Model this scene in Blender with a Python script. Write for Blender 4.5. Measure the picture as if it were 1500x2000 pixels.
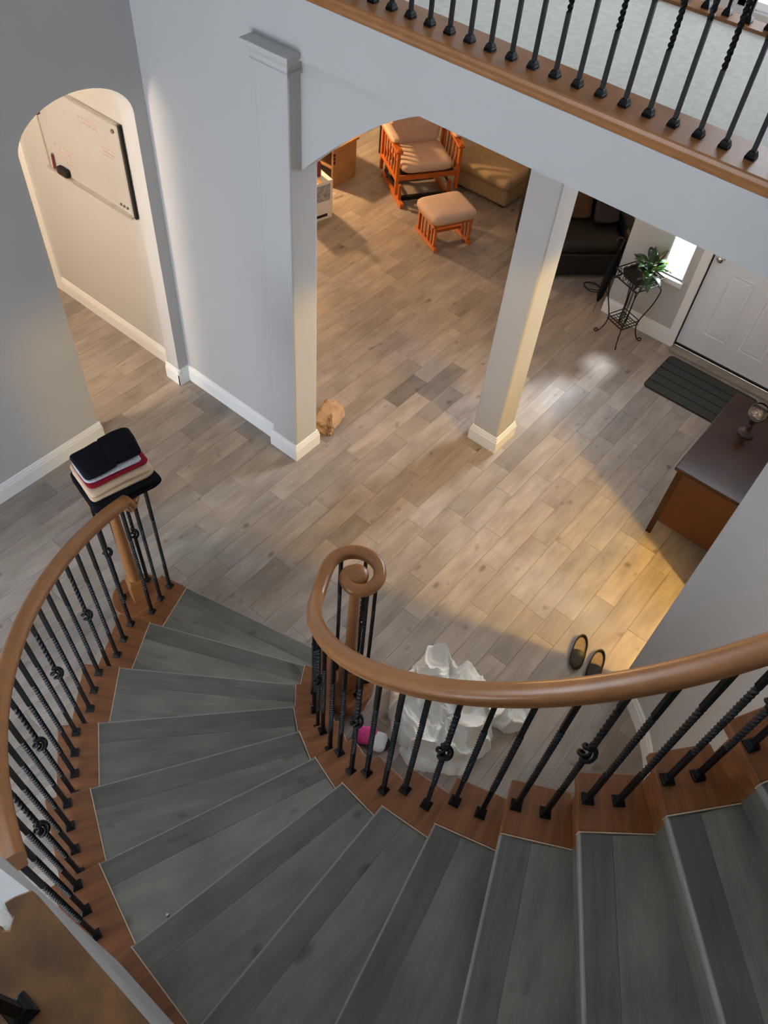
import bpy, math, random
from math import sin, cos, radians, pi, hypot, atan2, sqrt
from mathutils import Matrix, Vector, noise

scn = bpy.context.scene
for o in list(bpy.data.objects):
    bpy.data.objects.remove(o)
COL = scn.collection

# ------------------------------------------------------------------ camera
F_PX = 1573.87
CR = ((0.76710324, 0.53750820, -0.35019646),     # world X axis in camera (right, down, forward)
      (0.63777140, -0.58001240, 0.50678720),     # world Y axis
      (0.06928399, -0.61210338, -0.78773674))    # world Z axis
cam = bpy.data.cameras.new('camera')
cam_o = bpy.data.objects.new('camera', cam)
COL.objects.link(cam_o)
right = Vector((CR[0][0], CR[1][0], CR[2][0]))
down = Vector((CR[0][1], CR[1][1], CR[2][1]))
fwd = Vector((CR[0][2], CR[1][2], CR[2][2]))
mw = Matrix.Identity(4)
for i in range(3):
    mw[i][0] = right[i]; mw[i][1] = -down[i]; mw[i][2] = -fwd[i]
mw[0][3], mw[1][3], mw[2][3] = 0.0, 0.0, 4.6
cam_o.matrix_world = mw
cam.sensor_fit = 'VERTICAL'
cam.sensor_height = 36.0
cam.lens = F_PX * 36.0 / 2000.0
cam.clip_start = 0.02
cam.clip_end = 200
scn.camera = cam_o

# ------------------------------------------------------------------ daylight, lamps, exposure
scn.view_settings.view_transform = 'Standard'
scn.view_settings.look = 'None'
scn.view_settings.gamma = 1.0
scn.view_settings.use_curve_mapping = False
scn.view_settings.exposure = 0.0

world = bpy.data.worlds.new('sky')
scn.world = world
world.use_nodes = True
bg = world.node_tree.nodes['Background']
bg.inputs[0].default_value = (0.80, 0.89, 1.0, 1)
bg.inputs[1].default_value = 16.0

def lamp(name, kind, loc, energy, color, **kw):
    l = bpy.data.lights.new(name, kind)
    l.energy = energy
    l.color = color
    for k, v in kw.items():
        setattr(l, k, v)
    o = bpy.data.objects.new(name, l)
    COL.objects.link(o)
    o.location = loc
    return o

sun = lamp('sun', 'SUN', (0, 12, 12), 12.0, (0.82, 0.91, 1.0), angle=radians(11))
sun.rotation_euler = Vector((-0.17, -1.0, -1.06)).to_track_quat('-Z', 'Y').to_euler()

def portal(name, loc, w, h, direction):
    o = lamp(name, 'AREA', loc, 1.0, (1, 1, 1), shape='RECTANGLE', size=w, size_y=h)
    o.rotation_euler = Vector(direction).to_track_quat('-Z', 'Z').to_euler()
    o.data.cycles.is_portal = True
    return o

portal('window_portal_front', (-1.595, 6.40, 1.33), 0.24, 1.5, (0, -1, 0))
portal('window_portal_back', (-2.5, -3.66, 1.2), 3.0, 2.3, (0, 1, 0))
portal('window_portal_high', (-0.9, 6.13, 3.98), 1.95, 2.7, (0, -1, 0))
portal('window_portal_left', (-4.07, -0.65, 4.4), 3.3, 2.0, (1, 0, 0))
lamp('sidelight_daylight', 'AREA', (-1.595, 6.27, 1.33), 25, (0.84, 0.92, 1.0), shape='RECTANGLE', size=0.17, size_y=1.4, spread=radians(70)).rotation_euler = Vector((-0.36, -1.0, -0.30)).to_track_quat('-Z', 'Z').to_euler()

LAMP_LIVING = lamp('living_room_lamp', 'POINT', (-6.1, 5.66, 1.28), 215, (1.0, 0.62, 0.30), shadow_soft_size=0.06)
LAMP_SIDE = lamp('side_room_lamp', 'POINT', (1.02, 3.36, 2.22), 310, (1.0, 0.62, 0.13), shadow_soft_size=0.05)
LAMP_HALL = lamp('hall_lamp', 'POINT', (-4.70, 0.60, 2.40), 165, (1.0, 0.79, 0.57), shadow_soft_size=0.22)

# ------------------------------------------------------------------ materials
MATS = {}

def nodes_of(name):
    m = bpy.data.materials.new(name)
    m.use_nodes = True
    nt = m.node_tree
    b = nt.nodes['Principled BSDF']
    MATS[name] = m
    return m, nt, b

def simple(name, col, rough=0.5, metal=0.0, spec=0.5, var=0.06, scale=9.0, bump=0.0, bscale=120.0, stretch=(1, 1, 1), **kw):
    m, nt, b = nodes_of(name)
    N = nt.nodes.new
    tc = N('ShaderNodeTexCoord')
    mp = N('ShaderNodeMapping')
    mp.inputs['Scale'].default_value = stretch
    nt.links.new(tc.outputs['Object'], mp.inputs[0])
    ns = N('ShaderNodeTexNoise')
    ns.inputs['Scale'].default_value = scale
    ns.inputs['Detail'].default_value = 4
    nt.links.new(mp.outputs[0], ns.inputs['Vector'])
    rp = N('ShaderNodeValToRGB')
    rp.color_ramp.elements[0].position = 0.3
    rp.color_ramp.elements[1].position = 0.7
    rp.color_ramp.elements[0].color = tuple(c * (1 - var) for c in col) + (1,)
    rp.color_ramp.elements[1].color = tuple(min(1, c * (1 + var)) for c in col) + (1,)
    nt.links.new(ns.outputs[0], rp.inputs[0])
    nt.links.new(rp.outputs[0], b.inputs['Base Color'])
    b.inputs['Roughness'].default_value = rough
    b.inputs['Metallic'].default_value = metal
    b.inputs['Specular IOR Level'].default_value = spec
    for k, v in kw.items():
        b.inputs[k].default_value = v
    if bump:
        n2 = N('ShaderNodeTexNoise')
        n2.inputs['Scale'].default_value = bscale
        n2.inputs['Detail'].default_value = 3
        nt.links.new(mp.outputs[0], n2.inputs['Vector'])
        bp = N('ShaderNodeBump')
        bp.inputs['Strength'].default_value = bump
        bp.inputs['Distance'].default_value = 0.004
        nt.links.new(n2.outputs[0], bp.inputs['Height'])
        nt.links.new(bp.outputs[0], b.inputs['Normal'])
    return m

def plank_material(name, dark, light, rough):
    """grey-brown oak boards: grain along local Y, knots, a tint for each board"""
    m, nt, b = nodes_of(name)
    N = nt.nodes.new
    L = nt.links.new
    tc = N('ShaderNodeTexCoord')
    oi = N('ShaderNodeObjectInfo')
    mul = N('ShaderNodeMath'); mul.operation = 'MULTIPLY'; mul.inputs[1].default_value = 37.0
    L(oi.outputs['Random'], mul.inputs[0])
    cmb = N('ShaderNodeCombineXYZ')
    L(mul.outputs[0], cmb.inputs[0]); L(mul.outputs[0], cmb.inputs[2])
    add = N('ShaderNodeVectorMath'); add.operation = 'ADD'
    L(tc.outputs['Object'], add.inputs[0]); L(cmb.outputs[0], add.inputs[1])
    mp = N('ShaderNodeMapping'); mp.inputs['Scale'].default_value = (16, 1.6, 16)
    L(add.outputs[0], mp.inputs[0])
    n1 = N('ShaderNodeTexNoise'); n1.inputs['Scale'].default_value = 1.6; n1.inputs['Detail'].default_value = 6
    n1.inputs['Distortion'].default_value = 0.8
    L(mp.outputs[0], n1.inputs['Vector'])
    mp2 = N('ShaderNodeMapping'); mp2.inputs['Scale'].default_value = (3.4, 1.5, 3.4)
    L(add.outputs[0], mp2.inputs[0])
    n2 = N('ShaderNodeTexNoise'); n2.inputs['Scale'].default_value = 2.2; n2.inputs['Detail'].default_value = 3
    L(mp2.outputs[0], n2.inputs['Vector'])
    mixf = N('ShaderNodeMix'); mixf.data_type = 'FLOAT'; mixf.inputs[0].default_value = 0.6
    L(n1.outputs[0], mixf.inputs[2]); L(n2.outputs[0], mixf.inputs[3])
    rp = N('ShaderNodeValToRGB')
    rp.color_ramp.elements[0].position = 0.33
    rp.color_ramp.elements[1].position = 0.66
    rp.color_ramp.elements[0].color = dark + (1,)
    rp.color_ramp.elements[1].color = light + (1,)
    L(mixf.outputs[0], rp.inputs[0])
    # knots
    mp3 = N('ShaderNodeMapping'); mp3.inputs['Scale'].default_value = (4.2, 2.4, 4.2)
    L(add.outputs[0], mp3.inputs[0])
    n3 = N('ShaderNodeTexNoise'); n3.inputs['Scale'].default_value = 2.6; n3.inputs['Detail'].default_value = 1
    L(mp3.outputs[0], n3.inputs['Vector'])
    kr = N('ShaderNodeValToRGB')
    kr.color_ramp.elements[0].position = 0.70; kr.color_ramp.elements[0].color = (1, 1, 1, 1)
    kr.color_ramp.elements[1].position = 0.80; kr.color_ramp.elements[1].color = (0.5, 0.46, 0.42, 1)
    L(n3.outputs[0], kr.inputs[0])
    at = N('ShaderNodeAttribute'); at.attribute_name = 'tint'
    col = rp.outputs[0]
    for other in (kr.outputs[0], oi.outputs['Color'], at.outputs['Color']):
        mx = N('ShaderNodeMix'); mx.data_type = 'RGBA'; mx.blend_type = 'MULTIPLY'; mx.inputs[0].default_value = 1.0
        L(col, mx.inputs[6]); L(other, mx.inputs[7])
        col = mx.outputs[2]
    L(col, b.inputs['Base Color'])
    b.inputs['Roughness'].default_value = rough
    bp = N('ShaderNodeBump'); bp.inputs['Strength'].default_value = 0.10; bp.inputs['Distance'].default_value = 0.002
    L(n1.outputs[0], bp.inputs['Height']); L(bp.outputs[0], b.inputs['Normal'])
    return m

simple('wall_paint', (0.485, 0.48, 0.475), 0.75, var=0.015, scale=2.0, bump=0.05, bscale=180, spec=0.3)
simple('trim_paint', (0.80, 0.80, 0.79), 0.42, var=0.01)
simple('ceiling_paint', (0.60, 0.60, 0.59), 0.85, var=0.01)
plank_material('floor_oak', (0.25, 0.205, 0.174), (0.41, 0.348, 0.303), 0.36)
plank_material('stair_oak', (0.120, 0.116, 0.098), (0.220, 0.213, 0.182), 0.42)
simple('floor_gap', (0.05, 0.04, 0.035), 0.8)
simple('nosing_edge', (0.27, 0.26, 0.23), 0.45, var=0.08)
simple('stained_oak', (0.31, 0.128, 0.040), 0.32, var=0.12, scale=3.0, stretch=(5, 5, 5), spec=0.5)
simple('cap_oak', (0.235, 0.088, 0.030), 0.36, var=0.25, scale=2.2, stretch=(14, 1.2, 14), spec=0.4)
simple('cap_highlight', (0.62, 0.46, 0.31), 0.5, var=0.1)  # pale colour paints the bevel highlight along the end caps
simple('landing_oak', (0.165, 0.072, 0.017), 0.5, var=0.5, scale=13.0)
simple('iron_black', (0.006, 0.006, 0.0065), 0.55, spec=0.22, var=0.1)
simple('carpet', (0.78, 0.78, 0.71), 0.95, var=0.08, scale=30, bump=0.25, bscale=220, spec=0.1)
simple('white_plaster', (0.80, 0.81, 0.80), 0.8, var=0.03)
simple('door_paint', (0.76, 0.77, 0.79), 0.4, var=0.01)
simple('rubber_dark', (0.035, 0.038, 0.034), 0.75, var=0.15, scale=60, bump=0.3, bscale=300)
simple('rubber_black', (0.008, 0.008, 0.008), 0.8)
simple('threshold_wood', (0.30, 0.25, 0.20), 0.5, var=0.15)
simple('chrome', (0.55, 0.55, 0.55), 0.18, metal=1.0)
simple('mahogany', (0.040, 0.014, 0.007), 0.24, var=0.2, scale=5, spec=0.32)
simple('mahogany_panel', (0.075, 0.018, 0.006), 0.42, var=0.14, scale=4)
simple('dark_wood', (0.030, 0.016, 0.011), 0.35, var=0.2)
simple('sheet_white', (0.88, 0.87, 0.82), 0.75, var=0.03, spec=0.2, bump=0.1, bscale=20)
simple('pink_plush', (0.70, 0.06, 0.25), 0.9, var=0.2, scale=40, bump=0.6, bscale=120)
simple('white_plush', (0.82, 0.82, 0.84), 0.95, var=0.05, bump=0.6, bscale=120)
simple('slipper_dark', (0.020, 0.018, 0.016), 0.55, var=0.2)
simple('slipper_insole', (0.22, 0.16, 0.11), 0.8, var=0.15, scale=40)
simple('cloth_black', (0.009, 0.009, 0.012), 0.95, var=0.2, spec=0.1, bump=0.2, bscale=200)
simple('cloth_navy', (0.010, 0.011, 0.017), 0.95, var=0.2, spec=0.1, bump=0.2, bscale=200)
simple('cloth_beige', (0.60, 0.43, 0.29), 0.95, var=0.05, spec=0.1, bump=0.2, bscale=200)
simple('cloth_red', (0.25, 0.012, 0.028), 0.95, var=0.1, spec=0.1, bump=0.2, bscale=200)
simple('cloth_grey', (0.50, 0.51, 0.55), 0.95, var=0.15, scale=60, spec=0.1)
simple('glider_wood', (0.50, 0.125, 0.020), 0.32, var=0.18, scale=6)
simple('cushion_beige', (0.58, 0.42, 0.33), 0.95, var=0.04, spec=0.1, bump=0.15, bscale=200)
simple('couch_tan', (0.38, 0.27, 0.155), 0.9, var=0.08, spec=0.15, bump=0.2, bscale=150)
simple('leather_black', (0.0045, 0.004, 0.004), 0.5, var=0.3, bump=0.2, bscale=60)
simple('cushion_brown', (0.07, 0.032, 0.012), 0.95, var=0.2)
simple('cushion_mauve', (0.03, 0.02, 0.02), 0.95, var=0.2)
simple('cloth_lilac', (0.50, 0.47, 0.78), 0.9, var=0.4, scale=30)
simple('cabinet_tan', (0.34, 0.19, 0.09), 0.5, var=0.12)
simple('carton_white', (0.66, 0.66, 0.70), 0.7, var=0.03)
simple('carton_print', (0.30, 0.31, 0.40), 0.7, var=0.4, scale=40)
simple('kraft_paper', (0.46, 0.28, 0.15), 0.8, var=0.08, scale=20)
simple('board_white', (0.47, 0.47, 0.48), 0.25, var=0.02)
simple('alu_frame', (0.62, 0.60, 0.57), 0.35, metal=0.6)
simple('ink_red', (0.70, 0.40, 0.36), 0.7)
simple('magnet_grey', (0.16, 0.13, 0.12), 0.4)
simple('eraser_black', (0.010, 0.009, 0.008), 0.8)
simple('marker_maroon', (0.16, 0.02, 0.03), 0.5)
simple('leaf_green', (0.035, 0.10, 0.022), 0.35, var=0.35, scale=14, spec=0.5)
simple('leaf_dark', (0.022, 0.045, 0.020), 0.35, var=0.3, scale=14)
simple('leaf_light', (0.16, 0.30, 0.03), 0.4, var=0.25, scale=14)
simple('soil_black', (0.010, 0.009, 0.008), 0.9)
simple('ceramic_dark', (0.014, 0.013, 0.013), 0.3)
simple('metal_small', (0.45, 0.45, 0.45), 0.3, metal=1.0)
m, nt, b = nodes_of('clear_glass')
b.inputs['Transmission Weight'].default_value = 1.0
b.inputs['Roughness'].default_value = 0.03
b.inputs['Base Color'].default_value = (0.95, 0.90, 0.85, 1)
b.inputs['IOR'].default_value = 1.45
m, nt, b = nodes_of('window_glass')
tr = nt.nodes.new('ShaderNodeBsdfTransparent')
gl = nt.nodes.new('ShaderNodeBsdfGlossy')
gl.inputs['Roughness'].default_value = 0.02
mx = nt.nodes.new('ShaderNodeMixShader')
mx.inputs[0].default_value = 0.06
nt.links.new(tr.outputs[0], mx.inputs[1])
nt.links.new(gl.outputs[0], mx.inputs[2])
nt.links.new(mx.outputs[0], nt.nodes['Material Output'].inputs[0])

# ------------------------------------------------------------------ mesh helpers
WORLD = {}

class MB:
    def __init__(self):
        self.v = []; self.f = []; self.mi = []
        self.cur = 0
    def add(self, vs, fs):
        n = len(self.v)
        self.v += [Vector(p) for p in vs]
        for f in fs:
            self.f.append([i + n for i in f]); self.mi.append(self.cur)
        return self
    def box(self, x0, x1, y0, y1, z0, z1):
        return self.add([(x0, y0, z0), (x1, y0, z0), (x1, y1, z0), (x0, y1, z0), (x0, y0, z1), (x1, y0, z1), (x1, y1, z1), (x0, y1, z1)],
                        [(0, 3, 2, 1), (4, 5, 6, 7), (0, 1, 5, 4), (1, 2, 6, 5), (2, 3, 7, 6), (3, 0, 4, 7)])
    def prism(self, poly, z0, z1):
        n = len(poly)
        a = sum(poly[i][0] * poly[(i + 1) % n][1] - poly[(i + 1) % n][0] * poly[i][1] for i in range(n))
        if a < 0: poly = list(reversed(poly))
        vs = [(p[0], p[1], z0) for p in poly] + [(p[0], p[1], z1) for p in poly]
        fs = [tuple(reversed(range(n))), tuple(range(n, 2 * n))]
        fs += [(i, (i + 1) % n, n + (i + 1) % n, n + i) for i in range(n)]
        return self.add(vs, fs)
    def loft(self, rings, closed=True, caps=True):
        n = len(rings[0]); vs = [p for r in rings for p in r]; fs = []
        for k in range(len(rings) - 1):
            for i in range(n if closed else n - 1):
                j = (i + 1) % n
                fs.append((k * n + i, k * n + j, (k + 1) * n + j, (k + 1) * n + i))
        if caps:
            fs.append(tuple(reversed(range(n))))
            fs.append(tuple(range((len(rings) - 1) * n, len(rings) * n)))
        return self.add(vs, fs)
    def sweep(self, prof, path, up=Vector((0, 0, 1)), scale=None):
        """profile (side, up) swept along a path, kept level"""
        rings = []
        P = [Vector(p) for p in path]
        for i, p in enumerate(P):
            t = (P[min(i + 1, len(P) - 1)] - P[max(i - 1, 0)]).normalized()
            s = t.cross(up)
            s = s.normalized() if s.length > 1e-6 else Vector((1, 0, 0))
            u = s.cross(t)
            k = scale[i] if scale else 1.0
            rings.append([p + s * (a * k) + u * (c * k) for a, c in prof])
        return self.loft(rings)
    def tube(self, path, r, n=6):
        P = [Vector(p) for p in path]
        rings = []
        t0 = (P[1] - P[0]).normalized()
        s = t0.orthogonal().normalized()
        for i, p in enumerate(P):
            t = (P[min(i + 1, len(P) - 1)] - P[max(i - 1, 0)]).normalized()
            s = (s - t * s.dot(t)).normalized()
            u = t.cross(s)
            rr = r[i] if isinstance(r, (list, tuple)) else r
            rings.append([p + (s * cos(2 * pi * k / n) + u * sin(2 * pi * k / n)) * rr for k in range(n)])
        return self.loft(rings)
    def lathe(self, prof, c=(0, 0), n=20):
        """prof: list of (radius, z)"""
        rings = [[(c[0] + r * cos(2 * pi * k / n), c[1] + r * sin(2 * pi * k / n), z) for k in range(n)] for r, z in prof]
        return self.loft(rings)
    def pillow(self, M, sx, sy, sz, e=0.35, n=14, m=8, wob=0.0, seed=0):
        """rounded cushion (superellipsoid) in frame M"""
        def sp(v, p): return math.copysign(abs(v) ** p, v)
        rings = []
        for j in range(m + 1):
            ph = -pi / 2 + pi * j / m
            ring = []
            for i in range(n * 2):
                th = pi * i / n
                x = sx * sp(cos(ph), e) * sp(cos(th), e); y = sy * sp(cos(ph), e) * sp(sin(th), e); z = sz * sp(sin(ph), 0.7)
                if wob:
                    d = noise.noise(Vector((x * 9 + seed, y * 9, z * 9 + seed))) * wob
                    x += d; y += d * 0.7; z += d
                ring.append(M @ Vector((x, y, z)))
            rings.append(ring)
        return self.loft(rings)

def fr(x, y, z, rz=0.0, rx=0.0, ry=0.0):
    return Matrix.Translation((x, y, z)) @ Matrix.Rotation(rz, 4, 'Z') @ Matrix.Rotation(ry, 4, 'Y') @ Matrix.Rotation(rx, 4, 'X')

def tag(o, label=None, cat=None, group=None, kind=None):
    if label: o['label'] = label
    if cat: o['category'] = cat
    if group: o['group'] = group
    if kind: o['kind'] = kind
    return o

def link(o, parent, W):
    COL.objects.link(o)
    WORLD[o.name] = W
    if parent:
        o.parent = parent
        o.matrix_parent_inverse = Matrix.Identity(4)
        o.matrix_basis = WORLD[parent.name].inverted() @ W
    else:
        o.matrix_basis = W
    return o

def build(name, mb, mat, parent=None, W=None, smooth=None, bevel=0.0, tint=None):
    """one mesh object from world-space geometry; W is its own frame"""
    if W is None:
        n = len(mb.v)
        lo = Vector([min(p[i] for p in mb.v) for i in range(3)]); hi = Vector([max(p[i] for p in mb.v) for i in range(3)])
        c = (lo + hi) / 2
        if parent is None: c.z = lo.z
        W = Matrix.Translation(c)
    inv = W.inverted()
    me = bpy.data.meshes.new(name)
    me.from_pydata([inv @ p for p in mb.v], [], mb.f)
    mats = mat if isinstance(mat, (list, tuple)) else [mat]
    for mm in mats: me.materials.append(MATS[mm])
    if len(mats) > 1:
        for p, i in zip(me.polygons, mb.mi): p.material_index = i
    if smooth is not None:
        for p in me.polygons: p.use_smooth = True
        me.set_sharp_from_angle(angle=radians(smooth))
    me.update()
    o = bpy.data.objects.new(name, me)
    link(o, parent, W)
    if bevel:
        md = o.modifiers.new('bevel', 'BEVEL'); md.width = bevel; md.segments = 2; md.limit_method = 'ANGLE'; md.angle_limit = radians(40)
    return o

def inst(name, me, parent, W):
    o = bpy.data.objects.new(name, me)
    return link(o, parent, W)

def thing(name, label, cat, loc=(0, 0, 0), rz=0.0, group=None):
    o = bpy.data.objects.new(name, None)
    o.empty_display_size = 0.1
    link(o, None, fr(loc[0], loc[1], loc[2], rz))
    return tag(o, label, cat, group)

def struct(name, mb, mat, label, cat, **kw):
    return tag(build(name, mb, mat, None, **kw), label, cat, kind='structure')

def B(*a): return MB().box(*a)

rng = random.Random(11)
# ------------------------------------------------------------------ stair constants
CX, CY, RISE = -0.485, 2.019, 0.187
STEP = 10.886
def th(k): return -100.714 + STEP * (k - 7)          # nosing angle of tread k in degrees
def pt(r, deg, z=0.0): return Vector((CX + r * cos(radians(deg)), CY + r * sin(radians(deg)), z))
Z2 = 3.179

# ------------------------------------------------------------------ floor with planks
PW = 0.152
floor = struct('floor', B(-8.5, 4.2, -4.7, 9.3, -0.12, -0.011), 'floor_gap', 'grey brown oak plank floor of the whole ground storey', 'floor')
pins = {}
def row_of(x): return int(round((x + 0.52) / PW - 0.5))
def pin(x, y0, y1, tint): pins.setdefault(row_of(x), []).append((y0, y1, tint))
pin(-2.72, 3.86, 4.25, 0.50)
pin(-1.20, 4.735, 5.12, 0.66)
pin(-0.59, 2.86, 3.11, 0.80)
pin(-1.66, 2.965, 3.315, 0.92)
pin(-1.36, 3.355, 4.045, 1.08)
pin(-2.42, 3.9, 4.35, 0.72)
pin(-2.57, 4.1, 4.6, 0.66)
planks = []
for i in range(-52, 31):
    x0 = -0.52 + PW * i
    fixed = sorted(pins.get(i, []))
    y = -4.6 - rng.random() * 0.8
    while y < 9.3:
        nxt = next((p for p in fixed if p[0] >= y - 1e-6), None)
        if nxt and abs(nxt[0] - y) < 1e-6:
            planks.append((x0, y, nxt[1] - y, nxt[2])); y = nxt[1]; fixed.remove(nxt); continue
        L = rng.choice((0.3, 0.45, 0.6, 0.6, 0.75, 0.75, 0.9, 1.2))
        if nxt and y + L > nxt[0] - 0.22: L = nxt[0] - y
        t = rng.choice((0.80, 0.86, 0.90, 0.93, 0.96, 0.98, 1.0, 1.02, 1.05, 1.08))
        planks.append((x0, y, L, t)); y += L

def to_px(p):
    d = Vector(p) - Vector((0, 0, 4.6))
    zc = d.dot(fwd)
    if zc < 0.1: return None
    return 750 + F_PX * d.dot(right) / zc, 1000 + F_PX * d.dot(down) / zc, zc

def hidden(x, y):
    rr = hypot(x - CX, y - CY); a = math.degrees(atan2(y - CY, x - CX))
    if 1.05 < rr < 2.2 and -165 < a < 15: return True
    if x < -4.2 and y < 2.0: return True
    if x < -3.1 and 2.95 < y < 4.8: return True
    return y < -0.2 or y > 6.9
def score(pl):
    x0, y, L, t = pl
    n = 0; s = 0.0
    for k in range(5):
        q = (x0 + PW / 2, y + L * (k + 0.5) / 5)
        p = to_px((q[0], q[1], 0))
        if p and 0 < p[0] < 1500 and 0 < p[1] < 2000 and not hidden(*q): s += L / p[2] ** 2
    return s
planks.sort(key=score, reverse=True)
plank_mesh = {}
def tintcol(t):
    w = rng.uniform(-0.02, 0.02)
    return (t * (1 + w), t, t * (1 - 1.3 * w), 1)
G = 0.0008
rest = MB(); rest_t = []
for i, (x0, y, L, t) in enumerate(planks):
    y0, y1 = max(y, -4.6), min(y + L, 9.3)
    if y1 - y0 < 0.02: continue
    L2 = round(y1 - y0, 3)
    if i < 300 and score((x0, y, L, t)) > 0:
        if L2 not in plank_mesh:
            bm_ = B(-PW / 2 + G, PW / 2 - G, -L2 / 2 + G, L2 / 2 - G, -0.011, 0.0)
            me = bpy.data.meshes.new('plank'); me.from_pydata(bm_.v, [], bm_.f); me.materials.append(MATS['floor_oak'])
            at = me.color_attributes.new('tint', 'FLOAT_COLOR', 'POINT')
            for d in at.data: d.color = (1, 1, 1, 1)
            plank_mesh[L2] = me
        o = inst('plank', plank_mesh[L2], floor, fr(x0 + PW / 2, (y0 + y1) / 2, 0))
        o.color = tintcol(t)
    else:
        rest.box(x0 + G, x0 + PW - G, y0 + G, y1 - G, -0.011, 0.0)
        rest_t += [tintcol(t)] * 8
ro = build('planks_beyond', rest, 'floor_oak', floor, W=Matrix.Identity(4))
ro['kind'] = 'stuff'
at = ro.data.color_attributes.new('tint', 'FLOAT_COLOR', 'POINT')
for d, c in zip(at.data, rest_t): d.color = c

# ------------------------------------------------------------------ walls and ceilings
XL = -4.085      # face of the wall on the left
YB = 2.945       # face of the wall behind the hall arch
def wall_yz(poly, x0, x1):
    """polygon in (y, z) extruded along x"""
    m = MB().prism(poly, 0, 1)
    for p in m.v:
        y, z, t = p.x, p.y, p.z
        p.x, p.y, p.z = x0 + (x1 - x0) * t, y, z
    return m
def wall_xz(poly, y0, y1):
    m = MB().prism(poly, 0, 1)
    for p in m.v:
        x, z, t = p.x, p.y, p.z
        p.x, p.y, p.z = x, y1 + (y0 - y1) * t, z
    return m
# left wall with the arched hall opening
arch = []
A0, A1, SPR = 2.065, 2.85, 2.18
for i in range(25):
    a = pi - pi * i / 24
    arch.append(((A0 + A1) / 2 + (A1 - A0) / 2 * cos(a), SPR + 0.235 * sin(a)))
poly = [(1.0, 0), (A0, 0)] + arch + [(A1, 0), (YB, 0), (YB, 5.6), (1.0, 5.6)]
lwall = wall_yz(poly, XL - 0.135, XL)
lwall.box(XL - 0.135, XL, -4.6, 1.0, 0, 3.4).box(XL - 0.135, XL, -4.6, 1.0, 5.4, 5.6).box(XL - 0.135, XL, -4.6, -2.3, 3.4, 5.4)
struct('wall_left', lwall, 'wall_paint', 'grey wall on the left with an arched opening to the hall', 'wall')
struct('wall_hall', B(-5.75, -4.085, YB, YB + 0.18, 0, 2.86), 'wall_paint', 'hall wall carrying the whiteboard', 'wall')
struct('wall_middle', MB().box(XL, -3.06, YB, YB + 0.18, 0, 2.86).box(-4.3, -2.95, YB, YB + 0.18, 2.86, 5.6), 'wall_paint', 'pale wall between the hall arch and the near column', 'wall')
# balcony front, ceiling, upper floor
struct('wall_balcony', B(-2.95, 4.0, YB, 3.10, 2.86, 3.13), 'wall_paint', 'pale front face of the balcony above the columns', 'wall')
struct('ceiling', MB().box(-2.95, 4.0, 3.10, 4.25, 2.86, 3.14).box(-8.5, -2.95, YB + 0.18, 9.3, 2.86, 3.14).box(-2.95, -1.9, 6.36, 9.3, 2.86, 3.14).box(-8.5, -4.3, -4.6, 3.2, 2.6, 2.75), 'ceiling_paint', 'white ceiling under the balcony and over the living room', 'ceiling')
struct('ceiling_upper', B(-8.5, 4.2, -4.7, 9.3, 5.6, 5.7), 'ceiling_paint', 'high ceiling over the stairwell', 'ceiling')
struct('floor_upper', B(-2.95, 4.0, 3.13, 4.16, 3.14, 3.175), 'carpet', 'pale grey carpet of the balcony walkway', 'floor')
# arched header beside the near column
hd = [(-2.855, 2.27)]
for x, z in ((-2.80, 2.325), (-2.73, 2.392), (-2.62, 2.49), (-2.47, 2.612), (-2.35, 2.702), (-2.26, 2.76), (-2.17, 2.81), (-2.06, 2.86)):
    hd.append((x, z))
hd += [(-2.855, 2.86)]
struct('wall_header', wall_xz(hd, 2.99, 3.115), 'wall_paint', 'curved arch corner between near column and balcony front', 'wall')
# front wall with door and sidelight
YF = 6.165
WX0, WX1, WZ0, WZ1 = -1.695, -1.495, 0.61, 2.06
DX0, DX1, DZ = -1.345, -0.41, 2.06
fw = MB()
fw.box(-2.06, WX0, YF, YF + 0.2, 0, 2.6).box(-2.06, -1.9, YF, YF + 0.2, 2.6, 3.2).box(-3.0, -1.9, YF, YF + 0.2, 3.14, 5.6).box(WX0, WX1, YF, YF + 0.2, 0, WZ0).box(WX0, WX1, YF, YF + 0.2, WZ1, 2.6)
fw.box(WX1, DX0, YF, YF + 0.2, 0, 2.6).box(DX0, DX1, YF, YF + 0.2, DZ, 2.6).box(DX1, 4.2, YF, YF + 0.2, 0, 2.6)
fw.box(-2.06, 4.2, YF, YF + 0.2, 5.35, 5.6).box(0.1, 4.2, YF, YF + 0.2, 2.6, 5.35)
struct('wall_front', fw, 'wall_paint', 'grey entry wall around the white front door', 'wall')
struct('wall_living_right', B(-2.06, -1.86, YF + 0.2, 9.3, 0, 2.86), 'wall_paint', 'living room side wall behind the entry wall', 'wall')
struct('wall_living_back', B(-8.5, -1.86, 9.1, 9.3, 0, 5.6), 'wall_paint', 'far wall of the living room', 'wall')
struct('wall_outer_left', B(-8.6, -8.4, -4.7, 9.3, 0, 2.8), 'wall_paint', 'outer wall far beyond the hall', 'wall')
struct('wall_hall_near', B(-8.5, -4.22, 0.2, 0.32, 0, 2.7), 'wall_paint', 'near wall of the hall behind the arch', 'wall')
struct('wall_upper_living', B(-3.1, -2.95, YB + 0.18, 6.36, 3.14, 5.6), 'wall_paint', 'upper wall above the living room', 'wall')
struct('wall_outer_right', B(4.0, 4.2, -4.7, 6.4, 0, 5.6), 'wall_paint', 'outer wall beyond the side room', 'wall')
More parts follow.
